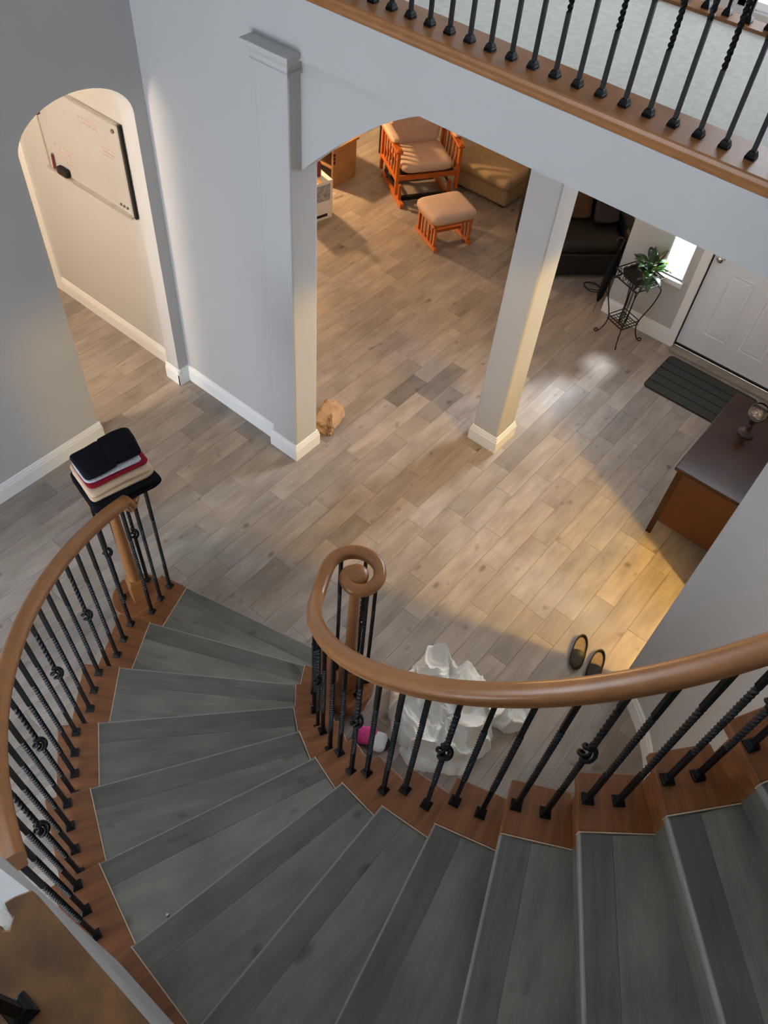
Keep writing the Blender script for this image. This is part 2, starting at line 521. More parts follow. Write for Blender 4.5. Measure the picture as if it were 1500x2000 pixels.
# wall behind the console, opening to the side room, beam over the opening
struct('wall_right', MB().box(0.03, 0.17, 3.84, YF, 0, 2.86).box(0.03, 0.17, 2.96, 3.84, 2.05, 2.86), 'wall_paint', 'wall behind the mahogany console with opening to a side room', 'wall')
struct('ceiling_side', MB().box(0.17, 4.0, 4.25, YF, 2.86, 3.14).prism([pt(1.09, a)[:2] for a in (64, 55, 46, 37, 28, 19, 9)] + [pt(2.24, 9)[:2], (1.75, 2.2), (4.0, 2.2), (4.0, 3.1), (0.0, 3.1)], 2.86, 3.14), 'ceiling_paint', 'ceiling of the side room', 'ceiling')
struct('wall_upper_right', B(0.17, 0.3, 4.25, YF, 3.14, 5.6), 'wall_paint', 'upper wall to the right of the entry', 'wall')
# back wall with an unseen window below, added for daylight
bw = MB()
bw.box(-8.5, -4.0, -3.9, -3.7, 0, 5.6).box(-4.0, -1.0, -3.9, -3.7, 0, 0.05).box(-4.0, -1.0, -3.9, -3.7, 2.35, 5.6).box(-1.0, 4.2, -3.9, -3.7, 0, 5.6)
struct('wall_back', bw, 'wall_paint', 'back wall of the stairwell behind the camera', 'wall')
def back_window(name, x0, x1, z0, z1, y0, y1, label):
    m = MB()
    for x in (x0, (x0 + x1) / 2 - 0.025, x1 - 0.05): m.box(x, x + 0.05, y0, y1, z0, z1)
    for z in (z0, z1 - 0.05): m.box(x0, x1, y0, y1, z, z + 0.05)
    o = struct(name, m, 'trim_paint', label, 'window')
    ym = (y0 + y1) / 2
    for a, b_ in ((x0 + 0.05, (x0 + x1) / 2 - 0.025), ((x0 + x1) / 2 + 0.025, x1 - 0.05)):
        build('pane', B(a, b_, ym - 0.003, ym + 0.003, z0 + 0.05, z1 - 0.05), 'window_glass', o)
back_window('window_2', -4.0, -1.0, 0.05, 2.35, -3.88, -3.74, 'unseen window added in the back wall below the landing for daylight')
lw = MB()  # unseen window, added to bring daylight from the left
for y in (-2.3, -0.675, 0.95): lw.box(XL - 0.12, XL - 0.02, y, y + 0.05, 3.4, 5.4)
for z in (3.4, 5.35): lw.box(XL - 0.12, XL - 0.02, -2.3, 1.0, z, z + 0.05)
w3 = struct('window_3', lw, 'trim_paint', 'unseen high window added in the left wall for daylight', 'window')
for y in (-2.25, -0.625): build('pane', B(XL - 0.075, XL - 0.069, y, y + 1.575, 3.45, 5.35), 'window_glass', w3)


back_window('window_4', -1.9, 0.1, 2.6, 5.35, YF + 0.04, YF + 0.16, 'high window added above the front door for daylight')  # added to bring daylight onto the balcony carpet
struct('sun_blocker', B(-3.0, 1.2, YF + 0.2, YF + 3.0, 5.5, 5.6), 'ceiling_paint', 'added unseen eave outside above the high entry window', 'sunshade')  # added slab outside, keeps direct sun out of the high window

# cylinder wall inside the stair, and stringers
def sector(mb, r0, r1, a0, a1, z0, z1, n=4):
    A = [a0 + (a1 - a0) * i / n for i in range(n + 1)]
    mb.prism([pt(r1, a)[:2] for a in A] + [pt(r0, a)[:2] for a in reversed(A)], z0, z1)
cw = MB()
for k in range(1, 17):
    a1 = th(k + 1) + 2.4
    sector(cw, 0.972, 1.10, th(k) + 2.4, a1, 0, k * RISE - 0.034, 3)
sector(cw, 0.972, 1.10, th(17) + 2.4, 64.2, 0, 3.14, 14)
struct('wall_stair_inner', cw, 'wall_paint', 'curved white wall under the inner side of the stair', 'wall', smooth=30)
ow = MB()
for k in range(1, 7):
    sector(ow, 2.10, 2.235, th(k) + 1.3, min(th(k + 1) + 1.3, -101.5), 0, k * RISE - 0.034, 3)
struct('wall_stair_outer', ow, 'wall_paint', 'curved wall under the outer side of the stair', 'wall', smooth=30)
uw = MB()
sector(uw, 2.10, 2.235, -86, 10, 0, 3.14, 24)
uw.prism([pt(1.09, 9.6)[:2], pt(2.24, 9.6)[:2], pt(2.24, 12)[:2], pt(1.09, 12)[:2]], 0, 3.14)
uw.box(1.70, 4.0, 2.2, 2.32, 0, 3.14)
struct('wall_side', uw, 'wall_paint', 'wall enclosing the upper flight towards the side room', 'wall')
# landing where the camera stands
struct('wall_landing', B(-0.86, 2.2, -0.20, -0.077, 0, 3.13), 'wall_paint', 'white wall below the upper landing beside the stair', 'wall')
struct('floor_landing', B(-0.86, 2.6, -3.1, -0.10, 3.10, 3.176), 'carpet', 'carpeted floor of the upper landing', 'floor')
lp = [(2.2, -0.056), (-0.554, -0.056), (-0.566, -0.079), (-0.571, -0.095), (-0.555, -0.098), (-0.543, -0.098), (-0.531, -0.113), (-0.538, -0.119), (-0.549, -0.117), (-0.556, -0.135), (-0.58, -0.16), (-0.60, -0.32), (2.2, -0.32)]
struct('trim_1', MB().prism(lp, 3.150, 3.190), 'landing_oak', 'brown blotchy wooden edge board of the landing close to the camera', 'trim', bevel=0.003)
wp = [(-0.50, -0.064), (-0.565, -0.0605), (-0.60, -0.066), (-0.63, -0.071), (-0.75, -0.09), (-0.86, -0.10), (-0.86, -0.34), (-0.5, -0.34)]
struct('trim_2', MB().prism(wp, 3.10, 3.172), 'white_plaster', 'white plaster top of the wall where the edge board ends ragged', 'trim')

# ------------------------------------------------------------------ baseboards, casings, sill
def baseboard_profile(mb, x0, y0, x1, y1, nx, ny, h=0.15, t=0.018):
    """board along (x0,y0)-(x1,y1), standing out by t along the normal, stepped moulded top"""
    d = Vector((x1 - x0, y1 - y0)); L = d.length; d /= L
    prof = [(0, 0), (t, 0), (t, h * 0.70), (t * 0.75, h * 0.73), (t * 0.75, h * 0.84), (t * 0.45, h * 0.88), (t * 0.45, h * 0.97), (0.002, h), (0, h)]
    R = []
    for s in (0, L):
        R.append([(x0 + d.x * s + nx * a, y0 + d.y * s + ny * a, z) for a, z in prof])
    mb.loft(R)
    return mb
bb = MB()
baseboard_profile(bb, XL, -4.5, XL, A0 + 0.012, 1, 0)
baseboard_profile(bb, XL - 0.135, A0, XL + 0.016, A0, 0, 1)
struct('baseboard_left', bb, 'trim_paint', 'white moulded baseboard along the left wall', 'baseboard')
bb = MB()
baseboard_profile(bb, -5.69, YB, XL - 0.135, YB, 0, -1)
struct('baseboard_hall', bb, 'trim_paint', 'white baseboard below the whiteboard in the hall', 'baseboard')
bb = MB()
baseboard_profile(bb, XL - 0.15, A1, XL + 0.016, A1, 0, -1)
baseboard_profile(bb, XL, A1 - 0.018, XL, YB, 1, 0)
baseboard_profile(bb, XL, YB, -3.10, YB, 0, -1)
struct('baseboard_middle', bb, 'trim_paint', 'white baseboard from the hall arch to the near column', 'baseboard')
bb = MB()
baseboard_profile(bb, -2.075, YF, -1.42, YF, 0, -1)
baseboard_profile(bb, -2.06, YF - 0.016, -2.06, 9.0, -1, 0)
struct('baseboard_front', bb, 'trim_paint', 'white baseboard of the entry wall behind the plant stand', 'baseboard')
bb = MB()
P0, prof = [], [(0.0, 0), (0.018, 0), (0.018, 0.105), (0.012, 0.115), (0.012, 0.13), (0.003, 0.145), (0.0, 0.145)]
R = []
for i in range(40):
    a = -50 + (64.2 + 50) * i / 39
    R.append([pt(0.9725 - s, a, z) for s, z in prof])
bb.loft(R)
struct('baseboard_stair', bb, 'trim_paint', 'curved white baseboard inside the stair', 'baseboard', smooth=30)
struct('trim_3', B(-5.78, -5.69, YB - 0.022, YB + 0.19, 0, 2.4), 'trim_paint', 'white casing at the far end of the hall wall', 'trim', bevel=0.004)
struct('trim_4', MB().box(DX0 - 0.075, DX0, YF - 0.02, YF + 0.02, 0, DZ + 0.07).box(DX1, DX1 + 0.075, YF - 0.02, YF + 0.02, 0, DZ + 0.07).box(DX0, DX1, YF - 0.02, YF + 0.02, DZ, DZ + 0.07), 'trim_paint', 'white casing around the front door', 'trim', bevel=0.004)
struct('trim_5', B(DX0 - 0.005, DX1 + 0.02, YF - 0.075, YF + 0.02, 0.001, 0.022), 'threshold_wood', 'worn wooden threshold strip below the front door', 'trim', bevel=0.004)
# sidelight
w1 = struct('window_1', MB().box(WX0, WX0 + 0.008, YF + 0.012, YF + 0.06, WZ0, WZ1).box(WX1 - 0.008, WX1, YF + 0.012, YF + 0.06, WZ0, WZ1).box(WX0, WX1, YF + 0.012, YF + 0.06, WZ0, WZ0 + 0.012).box(WX0, WX1, YF + 0.012, YF + 0.06, WZ1 - 0.012, WZ1), 'trim_paint', 'narrow bright sidelight window beside the front door', 'window')
build('pane', B(WX0 + 0.008, WX1 - 0.008, YF + 0.03, YF + 0.035, WZ0 + 0.012, WZ1 - 0.012), 'window_glass', w1)
build('sill', B(WX0 - 0.02, WX1 + 0.02, YF - 0.035, YF + 0.06, WZ0 - 0.045, WZ0), 'trim_paint', w1, bevel=0.004)

# front door
d1 = struct('door_1', B(DX0 + 0.008, DX1, YF + 0.03, YF + 0.075, 0.03, DZ), 'door_paint', 'white panelled front door with silver knob', 'door', bevel=0.002)
for px0, px1 in ((-1.165, -0.945), (-0.83, -0.61)):
    for z0, z1 in ((0.23, 0.86), (1.02, 1.62), (1.70, 1.95)):
        m = MB(); y = YF + 0.03
        def rect(i, yy): return [(px0 + i, yy, z0 + i), (px1 - i, yy, z0 + i), (px1 - i, yy, z1 - i), (px0 + i, yy, z1 - i)]
        m.loft([rect(0, y + 0.002), rect(0.006, y - 0.004), rect(0.016, y - 0.004), rect(0.024, y + 0.0005), rect(0.045, y - 0.003)], caps=False)
        m.add(rect(0.045, y - 0.003), [(0, 1, 2, 3)])
        build('door_panel', m, 'door_paint', d1)
for z, r in ((0.95, 0.028), (1.06, 0.022)):
    m = MB()
    R = []
    for yy, rr in ((0, r * 1.1), (-0.012, r * 1.1), (-0.014, r * 0.5), (-0.035, r * 0.5), (-0.04, r * 0.95), (-0.06, r), (-0.068, r * 0.6), (-0.069, 0.002)):
        R.append([(-1.278 + rr * cos(2 * pi * k / 14), YF + 0.03 + yy, z + rr * sin(2 * pi * k / 14)) for k in range(14)])
    m.loft(R)
    build('knob' if z < 1 else 'deadbolt', m, 'chrome', d1, smooth=40)
build('weather_gap', B(DX0, DX0 + 0.008, YF + 0.02, YF + 0.03, 0.02, DZ), 'rubber_black', d1)
build('door_sweep', B(DX0, DX1, YF + 0.022, YF + 0.034, 0.02, 0.045), 'rubber_black', d1)

# ------------------------------------------------------------------ columns
def column(x0, x1, y0, y1, ztop, label, capital):
    t = thing('column', label, 'column', ((x0 + x1) / 2, (y0 + y1) / 2, 0), group='columns under the balcony')
    build('shaft', B(x0, x1, y0, y1, 0, ztop), 'wall_paint', t, bevel=0.012)
    m = MB()
    R = []
    for e, z in ((0.019, 0.0), (0.019, 0.105), (0.014, 0.112), (0.014, 0.128), (0.008, 0.134), (0.008, 0.148), (0.001, 0.153)):
        R.append([(x0 - e, y0 - e, z), (x1 + e, y0 - e, z), (x1 + e, y1 + e, z), (x0 - e, y1 + e, z)])
    build('base_trim', m.loft(R), 'trim_paint', t, bevel=0.003)
    if capital:
        m = MB(); R = []
        for e, z in ((0.001, 2.775), (0.014, 2.78), (0.014, 2.80), (0.006, 2.805), (0.008, 2.83), (0.03, 2.862), (0.044, 2.866), (0.044, 2.892)):
            R.append([(x0 - e, y0 - e, z), (x1 + e, y0 - e, z), (x1 + e, y1 + e, z), (x0 - e, y1 + e, z)])
        build('capital', m.loft(R), 'wall_paint', t, bevel=0.003)
    return t
column(-3.09, -2.855, 2.897, 3.12, 2.88, 'wide near column with moulded capital, left end of the balcony', True)
column(-2.02, -1.80, 4.00, 4.245, 2.87, 'slim free-standing column between living room and entry', False)

# ------------------------------------------------------------------ staircase
st = thing('staircase', 'curved staircase with grey oak treads and brown end caps', 'staircase', (CX, CY, 0))
RI, RO, RCI, RCO = 1.116, 2.075, 0.927, 2.265
def frame_at(k):
    a = radians(th(k)); return Vector((cos(a), sin(a))), Vector((-sin(a), cos(a)))
def ray_hit(k, off, r):
    """point at distance off behind the nosing line of tread k, at radius r"""
    er, et = frame_at(k)
    s = sqrt(max(r * r - off * off, 0))
    return Vector((CX, CY)) + er * s + et * off
def along(k, off, k2, r_as_s):
    """point on tread k's parallel line"""
    er, et = frame_at(k)
    return Vector((CX, CY)) + er * r_as_s + et * off
TH = 0.034
NOSE, FRONT, OVER = 0.0075, 0.105, 0.028
for k in range(1, 17):
    er, et = frame_at(k); er2, et2 = frame_at(k + 1)
    z1 = k * RISE; z0 = z1 - TH
    C2 = Vector((CX, CY))
    rot = radians(th(k)) - pi / 2            # local Y runs along the nosing
    def W_at(P): return fr(P.x, P.y, z1, rot)
    in1, out1 = C2 + er * RI, C2 + er * RO
    # next riser foot line
    nb_in = C2 + er2 * RI + et2 * OVER
    nb_out = C2 + er2 * RO + et2 * OVER
    tread = build('tread', MB().prism([in1 + et * NOSE, out1 + et * NOSE, nb_out, nb_in], z0, z1 - 0.008), 'stair_oak', st, W=W_at((in1 + out1) / 2))
    tread.color = (0.9, 0.9, 0.9, 1)
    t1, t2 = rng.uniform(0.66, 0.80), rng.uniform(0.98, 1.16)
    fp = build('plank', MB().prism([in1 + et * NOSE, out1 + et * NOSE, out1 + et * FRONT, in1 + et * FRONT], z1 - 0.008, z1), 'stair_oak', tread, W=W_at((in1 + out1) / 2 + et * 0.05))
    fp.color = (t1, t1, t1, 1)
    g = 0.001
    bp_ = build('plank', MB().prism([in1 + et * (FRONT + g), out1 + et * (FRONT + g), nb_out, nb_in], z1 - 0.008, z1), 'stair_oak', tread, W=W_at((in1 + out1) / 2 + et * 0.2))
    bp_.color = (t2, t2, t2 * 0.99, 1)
    nz = MB()
    R = []
    for P in (in1, out1):
        R.append([(P.x + et.x * a, P.y + et.y * a, z) for a, z in ((NOSE, z0), (0.004, z0), (0, z0 + 0.006), (0, z1 - 0.004), (0.003, z1 + 0.0005), (NOSE, z1 + 0.0005))])
    build('nosing', nz.loft(R), 'nosing_edge', tread, W=W_at((in1 + out1) / 2), smooth=35)
    for o_ in (tread, fp, bp_):
        a_ = o_.data.color_attributes.new('tint', 'FLOAT_COLOR', 'POINT')
        for d in a_.data: d.color = (1, 1, 1, 1)
    # riser below this tread
    a, c = C2 + er * RI + et * OVER, C2 + er * RO + et * OVER
    rs = build('riser', MB().prism([a, c, c + et * 0.018, a + et * 0.018], (k - 1) * RISE, z0), 'stair_oak', st, W=W_at((a + c) / 2))
    rs.color = (0.92, 0.92, 0.9, 1)
    a_ = rs.data.color_attributes.new('tint', 'FLOAT_COLOR', 'POINT')
    for d in a_.data: d.color = (1, 1, 1, 1)
    # wooden end caps on both sides
    for (ra, rb, inner) in ((RCI, RI, True), (RO, RCO, False)):
        if not inner and k > 8: continue
        p0, p1 = C2 + er * ra, C2 + er * rb
        q1, q0 = C2 + er2 * rb + et2 * 0.03, C2 + er2 * ra + et2 * 0.03
        m = MB().prism([p0, p1, q1, q0], z0, z1 + 0.003)
        cap = build('end_cap', m, 'cap_oak', st, W=W_at((p0 + p1) / 2), bevel=0.004)
        e0, e1 = (p1, q1) if inner else (p0, q0)
        s = er * (1 if inner else -1)
        build('cap_edge', MB().prism([e0 + s * 0.0005, e0 + s * 0.0045, e1 + s * 0.0045, e1 + s * 0.0005], z0, z1 + 0.0035), 'cap_highlight', cap)  # thin strip with the bevel highlight put into its colour
        a, c = C2 + er * (ra + 0.03 if inner else ra) + et * OVER, C2 + er * (rb if inner else rb - 0.03) + et * OVER
        build('end_riser', MB().prism([a, c, c + et * 0.018, a + et * 0.018], (k - 1) * RISE, z0), 'cap_oak', st)
build('knot', MB().prism([(-0.724 + 0.007 * cos(i * 0.5236), 0.830 + 0.0045 * sin(i * 0.5236)) for i in range(12)], 6 * RISE - 0.002, 6 * RISE + 0.0008), 'rubber_black', st)
# rounded ends of the first step around the newel posts
NI = Vector((-1.293, 1.701)); NO = Vector((-2.669, 1.28))
for c, r in ((NI, 0.155), (NO, 0.165)):
    disc = [(c.x + r * cos(2 * pi * i / 28), c.y + r * sin(2 * pi * i / 28)) for i in range(28)]
    dsk = [(c.x + (r - 0.025) * cos(2 * pi * i / 28), c.y + (r - 0.025) * sin(2 * pi * i / 28)) for i in range(28)]
    bn = build('bullnose_end', MB().prism(disc, RISE - TH, RISE + 0.0035), 'cap_oak', st, bevel=0.006)
    build('bullnose_riser', MB().prism(dsk, 0, RISE - TH), 'cap_oak', bn, smooth=40)

# ------------------------------------------------------------------ balusters
BAR = 0.0078
mesh_cache = {}
def bar_mesh(h, style, zb):
    key = ('bar', round(h, 2), style)
    if key in mesh_cache: return mesh_cache[key]
    m = MB()
    def run(za, zb_, twist):
        n = max(2, int((zb_ - za) / 0.011)) if twist else 2
        R = []
        for i in range(n + 1):
            t = i / n; z = za + (zb_ - za) * t
            a = pi / 4 + (twist * 2 * pi * t)
            r = BAR * 1.414 * (1.0 if not twist else 1.06)
            R.append([(r * cos(a + j * pi / 2), r * sin(a + j * pi / 2), z) for j in range(4)])
        m.loft(R)
    if style == 'basket':
        run(0, zb * 0.42, 0); run(zb * 0.42, zb - 0.05, 3); run(zb - 0.05, zb - 0.036, 0)
        run(zb + 0.036, zb + 0.06, 0); run(zb + 0.06, h - 0.12, 2); run(h - 0.12, h, 0)
    elif style == 'twist':
        run(0, h * 0.26, 0); run(h * 0.26, h * 0.74, 5); run(h * 0.74, h, 0)
    else:
        run(0, h * 0.40, 0); run(h * 0.40, h * 0.58, 2); run(h * 0.58, h, 0)
    me = bpy.data.meshes.new('baluster'); me.from_pydata(m.v, [], m.f); me.materials.append(MATS['iron_black'])
    mesh_cache[key] = me
    return me
def shoe_mesh():
    if 'shoe' in mesh_cache: return mesh_cache['shoe']
    m = MB(); R = []
    for r, z in ((0.019, 0), (0.019, 0.011), (0.0165, 0.014), (0.0165, 0.018), (0.0125, 0.028), (0.0095, 0.030)):
        R.append([(-r, -r, z), (r, -r, z), (r, r, z), (-r, r, z)])
    m.loft(R)
    me = bpy.data.meshes.new('shoe'); me.from_pydata(m.v, [], m.f); me.materials.append(MATS['iron_black'])
    mesh_cache['shoe'] = me
    return me
def basket_mesh():
    if 'basket' in mesh_cache: return mesh_cache['basket']
    m = MB()
    for j in range(4):
        path = []
        for i in range(11):
            t = i / 10; a = j * pi / 2 + t * pi * 1.1; r = 0.006 + 0.020 * sin(pi * t)
            path.append((r * cos(a), r * sin(a), -0.036 + 0.072 * t))
        m.tube(path, 0.0058, 5)
    for s in (-1, 1):
        m.lathe([(0.008, s * 0.030), (0.0125, s * 0.033), (0.0125, s * 0.041), (0.009, s * 0.044)], n=8)
    me = bpy.data.meshes.new('basket'); me.from_pydata(m.v, [], m.f); me.materials.append(MATS['iron_black'])
    for p in me.polygons: p.use_smooth = True
    mesh_cache['basket'] = me
    return me
def baluster(parent, x, y, z, h, style, rz=0.0, zb=0.54, shoe=True):
    W = fr(x, y, z, rz)
    o = inst('baluster', bar_mesh(h, style, zb), parent, W)
    if shoe: inst('shoe', shoe_mesh(), o, W)
    if style == 'basket': inst('basket', basket_mesh(), o, fr(x, y, z + zb, rz))
    return o

# handrail profile (side, up)
RP = [(-0.022, -0.030), (0.022, -0.030), (0.026, -0.022), (0.024, -0.012), (0.031, -0.004), (0.034, 0.006), (0.032, 0.018), (0.024, 0.027), (0.012, 0.0315),
      (-0.012, 0.0315), (-0.024, 0.027), (-0.032, 0.018), (-0.034, 0.006), (-0.031, -0.004), (-0.024, -0.012), (-0.026, -0.022)]
def newel(parent, c, z0, z1):
    sq = 0.045
    post = build('newel_post', MB().lathe([(0.036, z0 + 0.20), (0.040, z0 + 0.215), (0.030, z0 + 0.235), (0.036, z0 + 0.26), (0.037, z0 + 0.32), (0.033, z0 + 0.55), (0.027, z1 - 0.10), (0.030, z1 - 0.08), (0.024, z1 - 0.06), (0.026, z1)], c, 22), 'stained_oak', parent, smooth=50)
    m = MB(); R = []
    rz = 0.5
    for r, z in ((sq, z0), (sq, z0 + 0.185), (sq * 0.8, z0 + 0.205)):
        R.append([(c[0] + r * 1.414 * cos(rz + j * pi / 2), c[1] + r * 1.414 * sin(rz + j * pi / 2), z) for j in range(4)])
    build('newel_block', m.loft(R), 'stained_oak', post, bevel=0.004)

# inner balustrade -------------------------------------------------
RB_I, E_I = 1.013, 0.862
ZV_I = 1.352
def zi(a):
    z = (7 + (a + 100.714) / STEP) * RISE + E_I
    return max(z, ZV_I) + 0.03 * math.exp(-((z - ZV_I) / 0.06) ** 2) * 0.4
inner = thing('stair_balustrade', 'inner curved oak handrail with spiral end and black iron balusters', 'balustrade', (NI.x, NI.y, 0))
path = [pt(RB_I, a, zi(a)) for a in [14 - 2.5 * i for i in range(int((14 + 156) / 2.5) + 1)]]
aN = math.degrees(atan2(NI.y - CY, NI.x - CX))
R0 = RB_I - hypot(NI.x - CX, NI.y - CY)
sc = [1.0] * len(path)
NS = 46
for i in range(NS + 1):
    t = i / NS
    a = radians(aN - 400 * t)
    r = R0 * (1 - 0.10 * t) - (R0 * 0.90 - 0.030) * max(0, (t - 0.12) / 0.88) ** 1.15
    path.append(Vector((NI.x + r * cos(a), NI.y + r * sin(a), ZV_I)))
    sc.append(1.0 - 0.15 * t)
hr = build('handrail', MB().sweep(RP, path, scale=sc), 'stained_oak', inner, smooth=50)
build('volute_eye', MB().lathe([(0.050, ZV_I - 0.028), (0.058, ZV_I - 0.010), (0.060, ZV_I + 0.012), (0.052, ZV_I + 0.026), (0.030, ZV_I + 0.031), (0.001, ZV_I + 0.032)], NI, 24), 'stained_oak', hr, smooth=50)
newel(inner, NI, RISE, ZV_I - 0.025)
for k in range(2, 17):
    for j, off in enumerate((1.75, 7.35)):
        a = th(k) + off
        if a < -152: continue
        p = pt(RB_I, a)
        baluster(inner, p.x, p.y, k * RISE, zi(a) - 0.026 - k * RISE, 'basket' if (j == 1 and k % 2 == 0) else 'twist', radians(a))
for i, da in enumerate((-35, -95, -150, -215)):
    a = radians(aN + da); r = 0.128 - 0.012 * i
    baluster(inner, NI.x + r * cos(a), NI.y + r * sin(a), RISE, ZV_I - 0.026 - RISE, 'basket' if i == 1 else 'twist', a)

# outer balustrade -------------------------------------------------
RB_O, E_O, ZV_O = 2.172, 0.955, 1.165
def zo(a):
    z = (7 + (a + 100.714) / STEP) * RISE + E_O
    return max(z, ZV_O)
outer = thing('stair_balustrade', 'outer curved oak handrail on the left with black iron balusters', 'balustrade', (NO.x, NO.y, 0))
aN2 = math.degrees(atan2(NO.y - CY, NO.x - CX))
path = [pt(RB_O, a, zo(a)) for a in [-104.6 - 2.0 * i for i in range(int((-104.6 - aN2) / 2.0) + 1)]]
R0 = hypot(NO.x - CX, NO.y - CY) - RB_O
sc = [1.0] * len(path)
for i in range(NS + 1):
    t = i / NS
    a = radians(aN2 + 180 + 380 * t)
    r = R0 * (1 - 0.10 * t) - (R0 * 0.90 - 0.030) * max(0, (t - 0.12) / 0.88) ** 1.15
    path.append(Vector((NO.x + r * cos(a), NO.y + r * sin(a), ZV_O)))
    sc.append(1.0 - 0.15 * t)
hr = build('handrail', MB().sweep(RP, path, scale=sc), 'stained_oak', outer, smooth=50)
build('volute_eye', MB().lathe([(0.050, ZV_O - 0.028), (0.058, ZV_O - 0.010), (0.060, ZV_O + 0.012), (0.052, ZV_O + 0.026), (0.030, ZV_O + 0.031), (0.001, ZV_O + 0.032)], NO, 24), 'stained_oak', hr, smooth=50)
newel(outer, NO, RISE, ZV_O - 0.025)
for k in range(1, 7):
    for j in range(4):
        a = th(k) + 1.15 + 2.72 * j
        if a > -103.8 or (k == 1 and j == 3): continue
        p = pt(RB_O, a)
        baluster(outer, p.x, p.y, k * RISE, zo(a) - 0.026 - k * RISE, 'basket' if j == 3 else 'twist', radians(a), zb=0.62)
for i, da in enumerate((95, 150, 215)):
    a = radians(aN2 + 180 + da); r = 0.120 - 0.012 * i
    baluster(outer, NO.x + r * cos(a), NO.y + r * sin(a), RISE, ZV_O - 0.026 - RISE, 'basket' if i != 1 else 'twist', a, zb=0.5)

# balcony balustrades ----------------------------------------------
def balcony_rail(y, xs, ytrim, label, style_every):
    t = thing('balcony_balustrade', label, 'balustrade', (xs[0], y, Z2 + 0.01))
    (y0, y1, yf) = ytrim
    m = MB()
    s = 1 if yf < y else -1
    # floor-level oak board with stepped moulding below its outer edge
    e = yf
    prof = [(y1 if s > 0 else y0, 3.15), (y1 if s > 0 else y0, 3.19), (e + s * 0.006, 3.19), (e, 3.184), (e, 3.168), (e + s * 0.006, 3.162), (e + s * 0.010, 3.150), (e + s * 0.006, 3.142), (e + s * 0.010, 3.128), (e + s * 0.02, 3.116), (e + s * 0.03, 3.116)]
    R = [[(x, yy, zz) for yy, zz in prof] for x in (-2.95, 3.9)]
    build('edge_board', m.loft(R), 'stained_oak', t)
    build('handrail', MB().sweep(RP, [(-2.95, y, 4.12), (3.9, y, 4.12)]), 'stained_oak', t)
    for i, x in enumerate(xs):
        baluster(t, x, y, 3.19, 0.90, 'plain' if i % 2 else 'twist', 0)
balcony_rail(3.040, [-0.686 - 0.1045 * i for i in range(-6, 21)], (2.96, 3.165, 2.938), 'near balcony railing of black iron balusters on an oak edge board', 2)
balcony_rail(4.205, [-1.213 - 0.104 * i for i in range(-8, 12)], (4.155, 4.27, 4.272), 'far balcony railing beyond the carpet', 2)
land = thing('landing_balustrade', 'iron baluster and shoe on the landing edge board close to the camera', 'balustrade', (-0.425, -0.165, 3.19))
for i in range(0, 6):
    baluster(land, -0.425 + 0.105 * i + (0.6 if i else 0), -0.165, 3.19, 0.9, 'twist')
build('handrail', MB().sweep(RP, [(-0.55, -0.165, 4.12), (1.2, -0.165, 4.12)]), 'stained_oak', land)

# ------------------------------------------------------------------ whiteboard in the hall
YW = YB - 0.004
wb = thing('whiteboard', 'large whiteboard with thin metal frame on the hall wall', 'whiteboard', (-4.86, YW, 1.31))
bx0, bx1, bz0, bz1 = -5.325, -4.405, 1.325, 1.955
build('panel', B(bx0, bx1, YW - 0.016, YW, bz0, bz1), 'board_white', wb)
for nm, a in (('frame_bar', (bx0 - 0.012, bx1 + 0.012, YW - 0.024, YW, bz1, bz1 + 0.014)), ('frame_bar', (bx0 - 0.012, bx1 + 0.012, YW - 0.045, YW, bz0 - 0.016, bz0)),
              ('frame_bar', (bx0 - 0.014, bx0, YW - 0.024, YW, bz0, bz1)), ('frame_bar', (bx1, bx1 + 0.014, YW - 0.024, YW, bz0 - 0.016, bz1 + 0.014))):
    build(nm, B(*a), 'alu_frame', wb, bevel=0.002)
build('edge_strip', B(bx1 + 0.014, bx1 + 0.032, YW - 0.020, YW, bz0 - 0.016, bz1 + 0.014), 'eraser_black', wb)
wr = MB()
def scribble(x, z, n, w, hgt):
    for j in range(n):
        pts = []
        for i in range(22):
            t = i / 21
            pts.append((x + w * t + 0.004 * sin(i * 2.3 + j), YW - 0.0168, z - j * hgt * 1.5 + hgt * 0.5 * sin(i * 1.7 + j * 2.1) * (0.4 + 0.6 * abs(sin(i * 0.9 + j)))))
        wr.tube(pts, 0.0016, 3)
scribble(-5.22, 1.53, 4, 0.20, 0.022); scribble(-4.83, 1.87, 2, 0.20, 0.022); scribble(-4.62, 1.74, 3, 0.13, 0.016)
build('writing', wr, 'ink_red', wb)
def magnet(x, z, r, lab):
    m = MB(); m.loft([[(x + r * cos(2 * pi * k / 12), yy, z + r * sin(2 * pi * k / 12)) for k in range(12)] for yy in (YW - 0.0165, YW - 0.026)])
    tag(build('magnet', m, 'magnet_grey', None, smooth=30), lab, 'magnet', 'magnets on the whiteboard')
magnet(-4.455, 1.905, 0.014, 'single grey magnet in the top right corner of the whiteboard')
for i, x in enumerate((-4.525, -4.49, -4.455)):
    magnet(x, 1.362, 0.009, ('left one', 'middle one', 'right one')[i] + ' of three small magnets low on the whiteboard')
tag(build('eraser', B(-5.195, -5.085, YW - 0.062, YW - 0.018, 1.327, 1.385), 'eraser_black', None, bevel=0.012), 'black eraser standing on the whiteboard ledge', 'eraser')
m = MB(); m.tube([(-5.265, YW - 0.03, 1.33), (-5.255, YW - 0.03, 1.43)], 0.009, 8); m.tube([(-5.255, YW - 0.03, 1.43), (-5.254, YW - 0.03, 1.445)], 0.006, 8)
tag(build('marker', m, 'marker_maroon', None, smooth=40), 'dark marker pen beside the eraser on the whiteboard', 'marker')
tag(build('clip', B(-5.325, -5.285, YW - 0.05, YW - 0.017, 1.71, 1.77), 'marker_maroon', None, bevel=0.008), 'maroon clip at the left edge of the whiteboard', 'clip')

